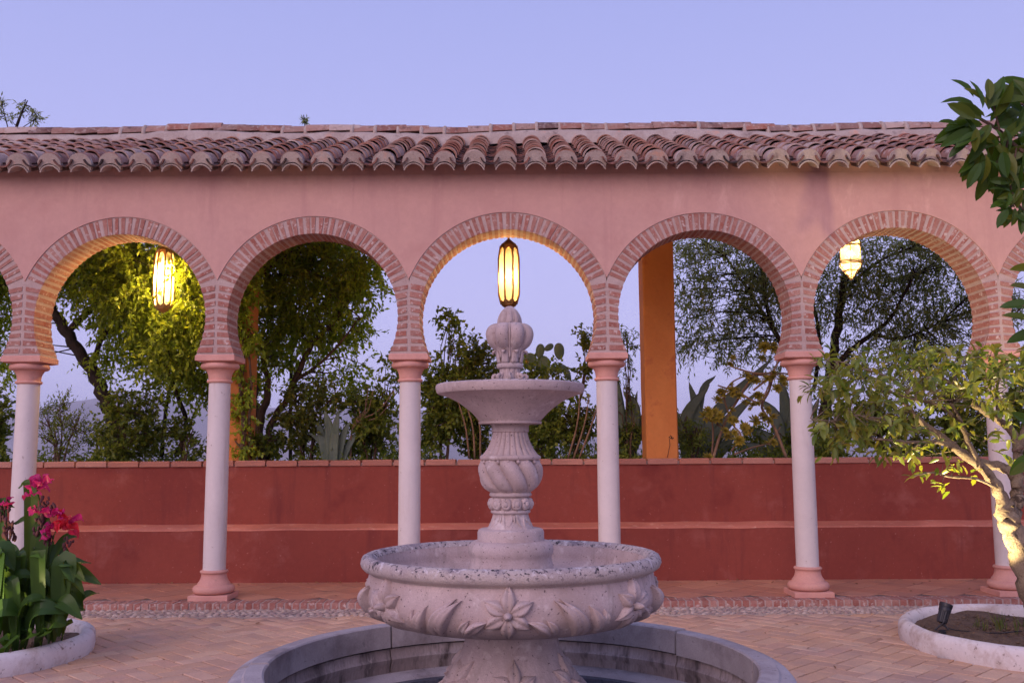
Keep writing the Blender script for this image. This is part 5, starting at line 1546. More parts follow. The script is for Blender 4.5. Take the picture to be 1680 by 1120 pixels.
agave(1135, 12.1, ((1125, 690, 1165, 630, 0, 1.1), (1145, 690, 1130, 625, .1, 1), (1168, 690, 1270, 585, .2, 1.25), (1180, 708, 1245, 640, .1, 1.1), (1120, 710, 1100, 660, .1, .9), (1190, 730, 1205, 700, -.2, .8), (1150, 650, 1175, 615, .2, .6)), .085, 'large agave with long blades sweeping right of the orange post')
agave(1285, 12.2, ((1290, 690, 1280, 610, .1, 1.2), (1275, 690, 1240, 650, 0, 1), (1300, 700, 1310, 620, .1, 1.1), (1260, 720, 1215, 700, 0, .9), (1320, 710, 1345, 650, .1, 1), (1250, 738, 1190, 728, -.2, .8)), .085, 'large grey green agave behind the fifth column')

# ---- prickly pear above the shrub behind the fountain
def pad(c, L, W_, ang, tilt, mat, parent, th=.022):
    vs, fs = [], []; n = 18; rings = 5
    rot = Matrix.Rotation(tilt, 3, 'Z') @ Matrix.Rotation(ang, 3, 'Y')
    for sgn in (1, -1):
        for j in range(rings + 1):
            f = j / rings
            for k in range(n):
                a = 2 * PI * k / n
                rx = W_ * math.sin(a) * (1 + .12 * math.cos(a)) * f; rz = L * (math.cos(a) * f + 1.0 * .5 * 2) - 0
                h = th * (1 - f ** 3) * sgn
                p = rot @ Vector((rx, h, rz)); vs.append(Vector(c) + p)
    for s_ in (0, 1):
        o_ = s_ * (rings + 1) * n
        for j in range(rings):
            for k in range(n):
                k2 = (k + 1) % n
                f_ = (o_ + j * n + k, o_ + j * n + k2, o_ + (j + 1) * n + k2, o_ + (j + 1) * n + k)
                fs.append(f_ if s_ else f_[::-1])
    return obj('pad', vs, fs, mat, parent, True)
ppb = W_at(905, 750, 12.4)
pp = empty('prickly_pear', (ppb.x, 12.4, GB), 'prickly pear cactus with round pads showing beside the fountain finial', 'cactus')
mb = MB(); mb.tube(spline([(ppb.x, 12.4, GB - .05), tuple(W_at(902, 690, 12.4)), tuple(W_at(895, 640, 12.4)), tuple(W_at(893, 605, 12.4))], 4), .06, 8); mb.build('stem', M['cactus'], pp, True)
k_ = 12.4 / F
for (u, v, hl, hw, a, tl) in ((872, 606, 14, 13, -10, .3), (886, 606, 11, 11, 25, -.4), (884, 588, 12.5, 7.5, 10, .2), (893, 574, 10, 5.5, 62, .5), (895, 614, 16, 12, -12, -.2), (916, 610, 9, 9, 40, .9), (918, 590, 14, 9.5, -2, .4), (923, 598, 14, 6.5, 150, .5)):
    pad(W_at(u, v, 12.4 + random.uniform(-.08, .08)), hl * k_, hw * k_, R(a), tl, M['cactus'], pp)
mb = MB()
for q in range(14):
    a = random.random() * 2 * PI; c_ = W_at(864, 594, 12.3)
    mb.tube([c_, c_ + Vector((math.cos(a) * .035, -.02, math.sin(a) * .035 + .01))], [.008, .002], 4)
mb.build('flower', plain('orange_cactus_flower', (.75, .38, .06), .5), pp)

# ---- succulent with yellow rosettes on tan branches (tree aeonium)
ab = W_at(1172, 752, 11.25)
ae = empty('rosette_succulent', (ab.x, 11.25, GB), 'branching succulent with yellow green rosettes sprawling right of the orange post', 'succulent')
BR = [[(1170, 752), (1182, 712), (1196, 680), (1215, 648), (1236, 614)], [(1196, 680), (1188, 650), (1200, 628), (1222, 616)], [(1236, 640), (1262, 618), (1278, 590), (1290, 560)], [(1236, 614), (1265, 616), (1285, 612), (1312, 620)],
      [(1168, 748), (1170, 710), (1168, 690)], [(1200, 740), (1215, 715), (1205, 700), (1196, 690)], [(1205, 745), (1230, 735), (1262, 725), (1280, 700)], [(1222, 652), (1200, 640), (1178, 632)], [(1216, 646), (1245, 660), (1258, 640), (1268, 612)],
      [(1290, 750), (1270, 700), (1250, 668), (1262, 640), (1270, 610)], [(1212, 712), (1190, 705), (1170, 690)], [(1268, 612), (1240, 612), (1215, 606), (1198, 600)]]
for k, b in enumerate(BR):
    n = 5 * (len(b) - 1) + 1
    mb = MB(); mb.tube(spline([tuple(W_at(u, v, 11.32 + .12 * math.sin(k * 2 + i))) for i, (u, v) in enumerate(b)], 5), [(.020 if k in (0, 9) else .013) * (1 - .4 * i / n) for i in range(n)], 6)
    mb.build('branch', M['stem_tan'], ae, True)
def rosette_mesh(r, nl=20):
    V, Fs = [], []
    for k in range(nl * 2):
        a = k * 2.39996; t = k / (nl * 2)
        L_ = r * (1 - .55 * t); el = -.1 + 1.5 * t
        d = Vector((math.cos(a) * math.cos(el), math.sin(a) * math.cos(el), math.sin(el))); s = Vector((-math.sin(a), math.cos(a), 0)); w_ = L_ * .17
        b_ = len(V); V += [Vector((0, 0, 0)), d * L_ * .6 + s * w_, d * L_, d * L_ * .6 - s * w_]; Fs += [(b_, b_ + 1, b_ + 2), (b_, b_ + 2, b_ + 3)]
    return mk('rosette', V, Fs, M['rosette'])
RM = [rosette_mesh(.088), rosette_mesh(.10), rosette_mesh(.072)]
for (u, v, s_) in ((1254, 570, 1.1), (1270, 573, 1.0), (1250, 588, .9), (1197, 597, .8), (1232, 622, 1), (1246, 628, 1), (1258, 622, .9), (1268, 620, 1.1), (1284, 622, 1.2), (1275, 637, .8), (1185, 645, 1.1), (1177, 656, 1.0), (1200, 640, .9), (1212, 650, 1), (1208, 640, .8),
                   (1245, 650, 1), (1158, 683, 1.1), (1172, 680, 1.2), (1180, 690, 1), (1202, 690, 1), (1200, 672, .7), (1222, 700, .8), (1228, 708, .8), (1238, 690, 1), (1252, 685, .8), (1270, 684, 1.1), (1194, 718, 1), (1212, 722, 1.1), (1258, 728, 1), (1162, 751, 1.1), (1236, 664, .7), (1222, 660, .8), (1284, 575, .8)):
    link('rosette', random.choice(RM), W_at(u, v, 11.22 + random.uniform(-.05, .12) if v < 745 else 10.95), (random.uniform(.2, 1.3), random.uniform(-.6, .6), random.uniform(-.6, .6)), ae, scale=(s_, s_, s_))
    for _ in range(random.choice((0, 1, 2))):
        u2, v2 = u + random.uniform(-13, 13), v + random.uniform(-12, 10)
        if v2 < 745:
            mb = MB(); p0, p1 = W_at(u, v, 11.27), W_at(u2, v2, 11.2); mb.tube([p0, (p0 + p1) / 2 + Vector((0, 0, -.01)), p1], .006, 5); mb.build('branch', M['stem_tan'], ae, True)
            link('rosette', random.choice(RM), p1, (random.uniform(.2, 1.3), random.uniform(-.6, .6), random.uniform(-.6, .6)), ae, scale=(s_ * .8,) * 3)
# small brown weed in front of the post
wd = empty('dry_weed', (W_at(1096, 750, 10.95).x, 10.95, 1.32), 'tiny dry seedhead on the coping in front of the orange post', 'weed')
mb = MB(); mb.tube([tuple(W_at(1095, 750, 10.95)), tuple(W_at(1099, 730, 10.95)), tuple(W_at(1098, 718, 10.95))], .004, 4)
for q in range(7): 
    c_ = W_at(1100 + random.uniform(-4, 5), 716 + random.uniform(-4, 4), 10.95); bvv, bff = blob(5, 4); mb.add([tuple(Vector(p) * .008 + c_) for p in bvv], [tuple(int(i) for i in f) for f in bff])
mb.build('seedhead', M['bark_dark'], wd)

# =================================================================== CITRUS TREE in the right planter
CT = 7.4
ct0 = W_at(1700, 1010, CT)
cit = empty('citrus_tree', (ct0.x, CT, .11), 'citrus tree with pale forked trunk lit from below in the right planter', 'tree')
LIMBS = [([(1712, 1030), (1690, 960), (1668, 890), (1652, 845), (1650, 830)], 0, .098, .075),
         ([(1652, 840), (1636, 800), (1612, 768), (1575, 740), (1540, 712), (1510, 690), (1480, 655)], -.1, .055, .015),
         ([(1660, 860), (1668, 820), (1668, 790), (1650, 768), (1600, 757), (1570, 738)], .1, .06, .028),
         ([(1668, 800), (1672, 760), (1665, 715), (1640, 690), (1600, 665), (1570, 635), (1530, 615), (1500, 600)], .15, .045, .012),
         ([(1610, 766), (1590, 730), (1575, 690), (1560, 660)], -.05, .03, .012),
         ([(1575, 740), (1540, 725), (1500, 725), (1440, 720)], -.2, .022, .008),
         ([(1540, 712), (1505, 705), (1460, 690), (1400, 680)], -.3, .02, .006),
         ([(1575, 690), (1540, 665), (1500, 655), (1450, 640)], -.25, .016, .006),
         ([(1640, 690), (1635, 650), (1640, 610)], .1, .02, .008),
         ([(1566, 632), (1570, 600), (1590, 582)], .1, .016, .007),
         ([(1636, 800), (1600, 785), (1560, 782), (1530, 775), (1500, 780)], -.15, .012, .005),
         ([(1500, 655), (1460, 620), (1400, 600), (1350, 585)], -.2, .012, .004),
         ([(1668, 740), (1690, 680), (1700, 620)], .1, .035, .012), ([(1400, 680), (1370, 690), (1330, 686)], -.3, .007, .003)]
tips = []
for k, (pts, dd, ra, rb_) in enumerate(LIMBS):
    P_ = [tuple(W_at(u, v, CT + dd * (i / (len(pts) - 1)) + (LIMBS[1][1] * .5 if k in (4, 5, 6, 7, 10, 11, 13) else 0))) for i, (u, v) in enumerate(pts)]
    s_ = spline(P_, 6); n = len(s_)
    rr = [ra + (rb_ - ra) * (i / (n - 1)) ** .8 for i in range(n)]
    s_ = [np.array(q) + np.array([math.sin(i * 1.9 + k), math.cos(i * 1.3 + k), math.sin(i * 2.3)]) * rr[i] * .16 for i, q in enumerate(s_)]
    mb = MB(); mb.tube(s_, rr, 10); mb.build('trunk' if k == 0 else 'limb', M['bark_citrus'], cit, True)
    tips += [np.array(q) for q in s_[n // 2:]] if k else []
# leaf of five by two faces, curled
def cleaf(name, L_, W_, mat, curl=.25, nu=6):
    vs, fs = [], []
    for i in range(nu + 1):
        t = i / nu; w_ = W_ * math.sin(PI * min(1, t * .93 + .04)) ** .8 if 0 < t < 1 else (.001)
        for e in (-1, 0, 1):
            vs.append((L_ * t * (1 - .1 * t * curl), w_ * e, -curl * L_ * t * t * .7 + abs(e) * w_ * .5 + .0012 * math.sin(i * 2.4 + e)))
    for i in range(nu):
        for k in (0, 1): a = i * 3 + k; fs.append((a, a + 3, a + 4, a + 1))
    me = mk(name, vs, fs, mat, True); sm(me, 18); return me
CL = [cleaf('leaf', .095, .019, M['leaf_citrus'], c) for c in (.1, .35, .6)]
ells = [(1400, 640, 60, 40), (1450, 690, 60, 35), (1400, 715, 45, 22), (1480, 620, 60, 38), (1540, 600, 50, 25), (1550, 650, 55, 30), (1600, 620, 45, 40), (1645, 610, 40, 25), (1655, 650, 30, 25), (1575, 700, 25, 12), (1480, 740, 60, 12), (1365, 610, 25, 20), (1350, 690, 22, 18), (1420, 590, 25, 10), (1625, 725, 14, 14), (1690, 640, 25, 45), (1530, 585, 30, 8)]
tw_s, tw_e, LP_, LD_ = [], [], [], []
T_ = np.array(tips)
for (u, v, ru, rv) in ells:
    nn = int(ru * rv / 62)
    for q in range(nn):
        a = random.random() * 2 * PI; r_ = math.sqrt(random.random())
        c = np.array(tuple(W_at(u + ru * r_ * math.cos(a), v + rv * r_ * math.sin(a), CT - .15 + random.gauss(0, .28))))
        j = int(np.argmin(((T_ - c) ** 2).sum(1))); st_ = T_[j]
        dvec = nrm(c - st_ + rng.normal(size=3) * .05)
        ln2 = random.uniform(.10, .2)
        tw_s.append(st_); tw_e.append(c)
        d = nrm(dvec * .7 + rng.normal(size=3) * .5 + np.array([0, 0, .15]))
        en_ = c + d * ln2
        tw_s.append(c); tw_e.append(en_)
        for i in range(7):
            t = (i + .6) / 7
            LP_.append(c + d * ln2 * t); LD_.append(nrm(d * .55 + rng.normal(size=3) * .6 + np.array([0, 0, -.1])))
# low sprigs near the wall
for (u, v) in ((1500, 783), (1516, 778), (1532, 790), (1562, 770), (1570, 762), (1548, 755), (1590, 780), (1544, 800)):
    c = np.array(tuple(W_at(u, v, CT - .15)))
    j = int(np.argmin(((T_ - c) ** 2).sum(1))); tw_s.append(T_[j]); tw_e.append(c)
    for i in range(5):
        LP_.append(c + rng.normal(size=3) * .025); LD_.append(nrm(rng.normal(size=3) + np.array([0, -.2, .2])))
LP_, LD_ = np.array(LP_), np.array(LD_)
order = np.argsort(LP_[:, 1])
vis_ = [i for i in order if in_frame(LP_[i])][:290]
near_ = set(vis_)
for i in vis_:
    d = Vector(LD_[i]); q = d.to_track_quat('X', 'Z')
    e_ = (q @ Euler((random.uniform(-.9, .9), 0, 0)).to_quaternion()).to_euler()
    s_ = random.uniform(.7, 1.15)
    link('leaf', random.choice(CL), LP_[i], e_, cit, scale=(s_, s_, s_))
rest = np.array([i for i in range(len(LP_)) if i not in near_])
n = len(rest)
V, Fc = leaf_mesh(LP_[rest], LD_[rest], rng.normal(size=(n, 3)) * .5 + np.array([0, -.2, 1]), rng.uniform(.07, .11, n), rng.uniform(.015, .022, n), shape='oval', droop=.25)
tag(link('foliage', mknp('foliage', V, Fc, M['leaf_citrus_i']), parent=cit), kind='stuff')
V, Fc = twig_mesh(np.array(tw_s), np.array(tw_e), .0045)
tag(link('twigs', mknp('twigs', V, Fc, M['bark_citrus']), parent=cit), kind='stuff')
# =================================================================== NEAR ORANGE TREE, only its outer branches reach into view at the right
NT = 4.3
near_t = empty('orange_tree', (3.35, NT, 0), 'broad leaved orange tree whose dark branches overhang the upper right corner', 'tree')
mb = MB(); mb.tube(spline([(3.35, NT, -.05), (3.33, NT, .9), (3.28, NT, 1.6), (3.2, NT, 2.2), (3.05, NT, 2.9)], 5), [.08 - .002 * i for i in range(21)], 9); mb.build('trunk', M['bark'], near_t, True)
BRN = [([(1900, 330), (1760, 290), (1680, 250), (1640, 215), (1600, 190)], .014), ([(1640, 215), (1632, 180), (1628, 150)], .006), ([(1655, 228), (1640, 270), (1610, 285)], .006), ([(1760, 290), (1720, 340), (1672, 330), (1655, 345)], .007),
       ([(1900, 330), (1750, 220), (1690, 180), (1675, 170)], .010), ([(1600, 190), (1580, 200), (1568, 208)], .004), ([(1800, 560), (1730, 500), (1685, 500), (1665, 515)], .008), ([(1800, 560), (1730, 545), (1690, 540), (1668, 548)], .007), ([(1850, 650), (1750, 700), (1690, 730), (1660, 740)], .008)]
for k, (pts, r_) in enumerate(BRN):
    P_ = [tuple(W_at(u, v, NT - .05 * math.sin(k + i))) for i, (u, v) in enumerate(pts)]
    n = 5 * (len(P_) - 1) + 1
    if pts[0][0] >= 1800:
        P_ = [(3.1 if pts[0][0] < 1860 else 3.05, NT, P_[0][2] - .25)] + P_; n += 5
    mb = MB(); mb.tube(spline(P_, 5), [r_ * (1 - .55 * i / n) for i in range(n)], 6); mb.build('branch', M['bark'], near_t, True)
NL_ = [cleaf('leaf', .16, .028, M['leaf_near'], c, 8) for c in (.1, .3, .5)]
NS_ = [cleaf('leaf', .09, .017, M['leaf_near'], c, 6) for c in (.2, .5)]
def facing(d, n_):
    z_ = (n_ - d * n_.dot(d)).normalized(); y_ = z_.cross(d)
    return Matrix((d, y_, z_)).transposed().to_quaternion()
def nleaf(u, v, ang, size, meshes=NL_, dd=None, roll=None, yaw=None):
    """ang: picture angle of the leaf, degrees clockwise from right, seen from the courtyard"""
    p = W_at(u, v, NT + (dd if dd is not None else random.uniform(-.12, .08)))
    y = yaw if yaw is not None else random.uniform(-.45, .25)
    d = Vector((math.cos(R(ang)), y, -math.sin(R(ang)))).normalized()
    q = facing(d, Vector((random.uniform(-.9, .9), -1, random.uniform(-.2, 1.0))))
    link('leaf', random.choice(meshes), p, q.to_euler(), near_t, scale=(size, size, size))
for (u, v, a, s_) in ((1600, 195, 195, 1.0), (1612, 205, 180, 1.0), (1604, 215, 165, 1.1), (1598, 172, 200, .9), (1622, 180, 285, 1.15), (1630, 185, 270, 1.1), (1612, 178, 250, .9), (1616, 192, 225, .9), (1590, 200, 150, 1.1), (1600, 210, 130, .9), (1625, 200, 310, .9), (1640, 205, 330, 1.0),
                      (1615, 215, 120, 1.0), (1622, 222, 100, 1.0), (1632, 225, 85, 1.0), (1640, 222, 60, .9), (1605, 240, 115, 1.1), (1612, 250, 110, 1.0), (1625, 250, 95, 1.0), (1600, 255, 130, .8), (1640, 245, 80, 1.1), (1650, 240, 60, .9), (1655, 250, 90, 1.0), (1635, 265, 100, 1.0), (1645, 270, 75, .9), (1662, 255, 40, 1.0),
                      (1690, 190, 200, 1.2), (1685, 175, 230, 1.1), (1695, 165, 190, 1.2), (1680, 205, 170, 1.1), (1700, 220, 185, 1.2), (1690, 240, 160, 1.1), (1680, 215, 110, 1.0), (1672, 230, 60, 1.0), (1665, 235, 150, .9), (1675, 270, 100, .9), (1690, 290, 150, 1.0), (1700, 300, 170, 1.0),
                      (1620, 280, 100, .9), (1628, 265, 80, .9), (1655, 290, 120, .9), (1612, 230, 210, .8), (1600, 225, 250, .7), (1640, 235, 200, .9), (1585, 205, 170, .8), (1655, 200, 300, .8), (1668, 215, 290, .8),
                      (1700, 480, 190, 1.2), (1702, 500, 172, 1.2), (1698, 515, 160, 1.1), (1695, 530, 215, 1.0), (1705, 545, 175, 1.2), (1690, 560, 150, 1.0), (1700, 560, 120, 1.0), (1695, 465, 200, 1.0), (1700, 440, 185, .9),
                      (1695, 720, 190, 1.1), (1700, 740, 170, 1.1), (1690, 745, 140, 1.0), (1700, 700, 210, 1.0), (1692, 760, 160, .9), (1700, 600, 160, 1.0), (1702, 620, 180, .9)):
    if v > 400 and random.random() < .45: continue
    nleaf(u, v, a + random.uniform(-8, 8), s_ * (.85 if v > 400 else 1))
    if v < 400: nleaf(u + random.uniform(-14, 14), v + random.uniform(-14, 14), a + random.uniform(-40, 40), s_ * random.uniform(.7, 1))
for q in range(34):
    u, v = random.choice(((1655, 300), (1660, 320), (1668, 335), (1672, 350), (1660, 345), (1675, 310)))
    nleaf(u + random.uniform(-8, 8), v + random.uniform(-10, 10), random.uniform(20, 230), random.uniform(.75, 1.2), NS_)
mb = MB(); mb.tube(spline([tuple(W_at(u, v, NT - .05)) for u, v in ((1668, 240), (1662, 275), (1658, 305), (1668, 330), (1680, 345))], 5), .004, 5); mb.build('branch', M['bark'], near_t, True)

# =================================================================== CANNAS in the left planter
can = []
def canna_leaf(pl, base, mid, tip, w, fold=.3):
    P_ = spline([base, mid, tip], 7); n = len(P_); vs, fs = [], []
    tw_ = random.uniform(-.5, .5)
    for i, p in enumerate(P_):
        t = i / (n - 1)
        d = Vector(P_[min(i + 1, n - 1)] - P_[max(i - 1, 0)]).normalized()
        s = d.cross(Vector((.15, -.75, .8))) * 1.0
        if s.length < .05: s = Vector((1, 0, 0))
        s.normalize(); s = Matrix.Rotation(tw_, 3, d) @ s; u = s.cross(d)
        ww = w * (math.sin(PI * min(1, .05 + t * .95)) ** .75) if 0 < t < 1 else .003
        for e in (-1, -.55, 0, .55, 1):
            vs.append(Vector(p) + s * ww * e + u * (abs(e) ** 1.3 * ww * fold + .006 * math.sin(t * 14 + e * 2) * abs(e)))
    for i in range(n - 1):
        for k in range(4): a = i * 5 + k; fs.append((a, a + 1, a + 6, a + 5))
    return sm(obj('leaf', vs, fs, M['leaf_canna'], pl, True), 22)
def canna(x, y, leaves, label, stem=None):
    pl = empty('canna_plant', (x, y, .11), label, 'flowering plant', 'cannas in the left planter')
    for (du, dv, z0_, L_, az, rise, w_) in leaves:
        b_ = Vector((x + du, y + dv, z0_))
        hd = Vector((math.cos(az), math.sin(az), 0))
        mid = b_ + hd * L_ * .45 + Vector((0, 0, L_ * rise)); tip_ = b_ + hd * L_ * (.9) + Vector((0, 0, L_ * (rise * 1.1 - .25 - random.uniform(0, .3))))
        if rise > .8: mid = b_ + hd * L_ * .12 + Vector((0, 0, L_ * .5)); tip_ = b_ + hd * L_ * .3 + Vector((0, 0, L_ * .97))
        canna_leaf(pl, tuple(b_), tuple(mid), tuple(tip_), w_)
    return pl
def stalk(pl, pts, r=.009):
    n = 5 * (len(pts) - 1) + 1
    mb = MB(); mb.tube(spline(pts, 5), [r * (1 - .4 * i / n) for i in range(n)], 7); mb.build('stalk', M['leaf_canna'], pl, True)
def petal_mesh(L_, W_, mat, name='petal'):
    vs, fs = [], []; nu = 6
    for i in range(nu + 1):
        t = i / nu; w_ = W_ * (math.sin(PI * min(.97, t * .78 + .08)) ** .9)
        if i == 0: w_ = .003
        for e in (-1, -.5, 0, .5, 1):
            vs.append((L_ * t + .003 * math.sin(e * 9), w_ * e, .35 * L_ * math.sin(t * 1.8) - L_ * .35 * t * t + .010 * math.sin(t * 7 + e * 3) + abs(e) * w_ * .2))
    for i in range(nu):
        for k in range(4): a = i * 5 + k; fs.append((a, a + 1, a + 6, a + 5))
    return mk(name, vs, fs, mat, True)
PMg = [petal_mesh(.065, .022, M['petal']), petal_mesh(.055, .017, M['petal']), petal_mesh(.07, .026, M['petal'])]
PRd = [petal_mesh(.07, .027, M['petal_red']), petal_mesh(.06, .022, M['petal_red'])]
def bloom(pl, c, n, meshes, spread=1.0):
    f_ = [(random.random() * 2 * PI, random.uniform(-.5, 1.1)) for _ in range(n)]
    for az, el in f_:
        d = Vector((math.cos(az) * math.cos(el), math.sin(az) * math.cos(el) - .25, math.sin(el))).normalized()
        q = d.to_track_quat('X', 'Z') @ Euler((random.uniform(-1, 1), 0, 0)).to_quaternion()
        s_ = random.uniform(.95, 1.4) * spread
        link('petal', random.choice(meshes), Vector(c) + d * .008, q.to_euler(), pl, scale=(s_, s_, s_))
def podsat(pl, c, n, r, h):
    for _ in range(n):
        a = random.random() * 2 * PI; rr = r * random.random() ** .5
        p = Vector(c) + Vector((rr * math.cos(a), rr * math.sin(a), random.uniform(-h, h)))
        bvv, bff = blob(6, 5); s_ = random.uniform(.007, .013)
        d = Vector((random.uniform(-.5, .5), random.uniform(-.5, .5), 1)).normalized(); q = d.to_track_quat('Z', 'Y')
        o = link('seed_pod', PODM, p, q.to_euler(), pl, scale=(s_, s_, s_ * random.uniform(1.3, 2.6)))
bvv, bff = blob(7, 5)
PODM = mk('seed_pod', [tuple(p) for p in bvv], [tuple(int(i) for i in f) for f in bff], M['pod'], True)
DL = 6.85
def A(deg): return R(deg)
def at3(u, v, D=DL): return W_at(u, v, D)
def lv(pl, bu, bv, mu, mv, tu, tv, w, d0=0, d1=0, d2=0, D=DL):
    tv = min(tv, 1064 - .36 * max(tu, 0)); mv = min(mv, tv + 5); bv = min(bv, 1084 - .36 * max(bu, 0)); d2 = max(d2, -.22)
    return canna_leaf(pl, tuple(at3(bu, bv, D + d0)), tuple(at3(mu, mv, D + d1)), tuple(at3(tu, tv, D + d2)), w)
c1 = at3(62, 1080); c1.y = DL
ca1 = empty('canna_plant', (c1.x, DL, .11), 'canna with a tall magenta flower spike and a bright red bloom', 'flowering plant', 'cannas in the left planter')
stalk(ca1, [tuple(at3(60, 1085)), tuple(at3(66, 980)), tuple(at3(72, 900)), tuple(at3(68, 840)), tuple(at3(60, 800))])
stalk(ca1, [tuple(at3(66, 980)), tuple(at3(80, 910)), tuple(at3(92, 868))], .006)
stalk(ca1, [tuple(at3(68, 960)), tuple(at3(74, 915, DL - .05)), tuple(at3(76, 900, DL - .05))], .006)
for (u, v, n_, ms, s_) in ((58, 800, 5, PMg, 1.0), (70, 792, 4, PMg, .9), (52, 812, 4, PMg, .9), (72, 800, 3, PMg, .8), (66, 838, 4, PMg, .8), (84, 848, 5, PMg, 1), (100, 845, 4, PMg, .95), (114, 850, 2, PMg, 1), (104, 862, 6, PRd, 1.05), (96, 850, 3, PRd, .9), (110, 870, 3, PRd, .9), (84, 868, 4, PMg, .9), (82, 882, 3, PMg, .7), (56, 838, 2, PMg, .8)):
    bloom(ca1, at3(u, v, DL + random.uniform(-.05, .04)), n_, ms, s_)
for (u, v, n_) in ((72, 825, 16), (66, 850, 18), (74, 865, 18), (78, 885, 10), (88, 838, 8), (62, 870, 10), (112, 890, 8)): podsat(ca1, at3(u, v), n_, .035, .045)
lv(ca1, 45, 990, 50, 930, 30, 800, .045, 0, .05, .1)
lv(ca1, 60, 1000, 72, 930, 55, 858, .05, 0, 0, .1)
lv(ca1, 70, 1010, 60, 930, 22, 858, .06, 0, .1, .15)
c2 = at3(10, 1085); c2.y = DL + .1
ca2 = empty('canna_plant', (c2.x, DL + .1, .11), 'canna at the left edge with faded brown and purple seed heads', 'flowering plant', 'cannas in the left planter')
stalk(ca2, [tuple(at3(12, 1090, DL + .1)), tuple(at3(14, 960, DL + .1)), tuple(at3(10, 830, DL + .1))])
for (u, v, n_) in ((8, 840, 18), (14, 860, 22), (16, 880, 18), (6, 900, 12), (12, 925, 12), (14, 950, 10), (-6, 860, 14)): podsat(ca2, at3(u, v, DL + .1), n_, .045, .05)
for (u, v) in ((8, 830), (-4, 828), (14, 835)): bloom(ca2, at3(u, v, DL + .1), 3, PMg, .8)
lv(ca2, -10, 1040, -30, 960, -60, 900, .07)
lv(ca2, 20, 1050, 0, 960, 24, 832, .025, 0, .1, .1)
c3 = at3(95, 1070); c3.y = DL
ca3 = empty('canna_plant', (c3.x, DL, .11), 'canna with broad arching leaves spilling right over the planter rim', 'flowering plant', 'cannas in the left planter')
lv(ca3, 62, 985, 110, 935, 166, 958, .058, 0, -.1, -.1)
lv(ca3, 70, 960, 105, 925, 150, 923, .052, 0, 0, .1)
lv(ca3, 60, 1030, 95, 985, 135, 1022, .065, 0, -.2, -.25)
lv(ca3, 120, 1010, 138, 985, 163, 972, .03, 0, 0, .1)
lv(ca3, 78, 935, 104, 908, 128, 880, .03, 0, .1, .15)
lv(ca3, 40, 1060, 60, 1000, 112, 1005, .06, -.1, -.3, -.35)
lv(ca3, 80, 1060, 88, 1020, 108, 1075, .065, -.1, -.25, -.3)
lv(ca3, 66, 930, 92, 902, 116, 910, .045, 0, .12, .18)
lv(ca3, 90, 1000, 118, 968, 136, 1000, .05, 0, -.02, -.02)
lv(ca3, 60, 975, 98, 945, 120, 928, .055, 0, -.08, -.05)
lv(ca3, 100, 1050, 112, 1020, 104, 1040, .035, 0, -.05, -.1)
stalk(ca3, [tuple(at3(100, 1060, DL)), tuple(at3(104, 1030, DL)), tuple(at3(106, 1016, DL))], .006)
c4_ = at3(25, 1100); c4_.y = DL - .15
ca4 = empty('canna_plant', (c4_.x, DL - .15, .11), 'leafy canna without flowers crowding the front left of the planter', 'flowering plant', 'cannas in the left planter')
lv(ca4, 10, 1080, 25, 1000, 62, 948, .05, -.1, -.2, -.15)
lv(ca4, 20, 1090, 40, 1035, 95, 985, .05, -.1, -.3, -.4)
lv(ca4, 0, 1040, 10, 975, 26, 930, .05, -.1, -.2, -.1)
lv(ca4, 30, 1020, 34, 960, 30, 912, .04, 0, -.15, -.1)
lv(ca4, -20, 1060, 0, 1000, 40, 1010, .07, -.1, -.35, -.4)
lv(ca4, -10, 1020, 0, 950, 26, 952, .05, -.1, -.2, -.25)
lv(ca4, 30, 1085, 50, 1040, 60, 1075, .05, -.1, -.3, -.35)
lv(ca4, 0, 1100, 15, 1050, 12, 1090, .06, -.15, -.35, -.4)
lv(ca4, 45, 1000, 60, 950, 72, 925, .035, 0, -.1, -.05)
lv(ca4, 20, 985, 40, 940, 58, 905, .055, 0, .05, .1)
lv(ca4, 60, 1090, 72, 1055, 85, 1080, .045, -.1, -.3, -.35)
lv(ca4, 40, 1000, 20, 940, -6, 905, .06, 0, 0, .1)
lv(ca4, 50, 1070, 80, 1020, 70, 1060, .05, -.1, -.2, -.3)
c5 = at3(50, 1060, DL + .35)
ca5 = empty('canna_plant', (c5.x, DL + .35, .11), 'dark canna leaves at the back of the left planter', 'flowering plant', 'cannas in the left planter')
for (a, b, c_, d, e, f, w_) in ((40, 1040, 60, 960, 90, 900, .06), (60, 1040, 90, 960, 110, 930, .06), (20, 1040, 30, 960, 10, 920, .06), (80, 1040, 110, 1000, 140, 1000, .05), (0, 1040, -10, 960, -30, 930, .06), (70, 1040, 80, 950, 84, 900, .05)):
    lv(ca5, a, b, c_, d, e, f, w_, D=DL + .35)

for q in range(26):
    bu = random.uniform(-20, 105); tu = bu + random.uniform(-30, 55); bv = 1085 - random.uniform(0, 60)
    tv = random.uniform(930, 1040); dd = random.uniform(-.25, .25)
    if tu > 150: continue
    lv(random.choice((ca1, ca3, ca4, ca5)), bu, bv, (bu * .6 + tu * .4), min(bv, tv) - random.uniform(10, 40), tu, tv, random.uniform(.045, .075), dd, dd - .05, dd - .1)

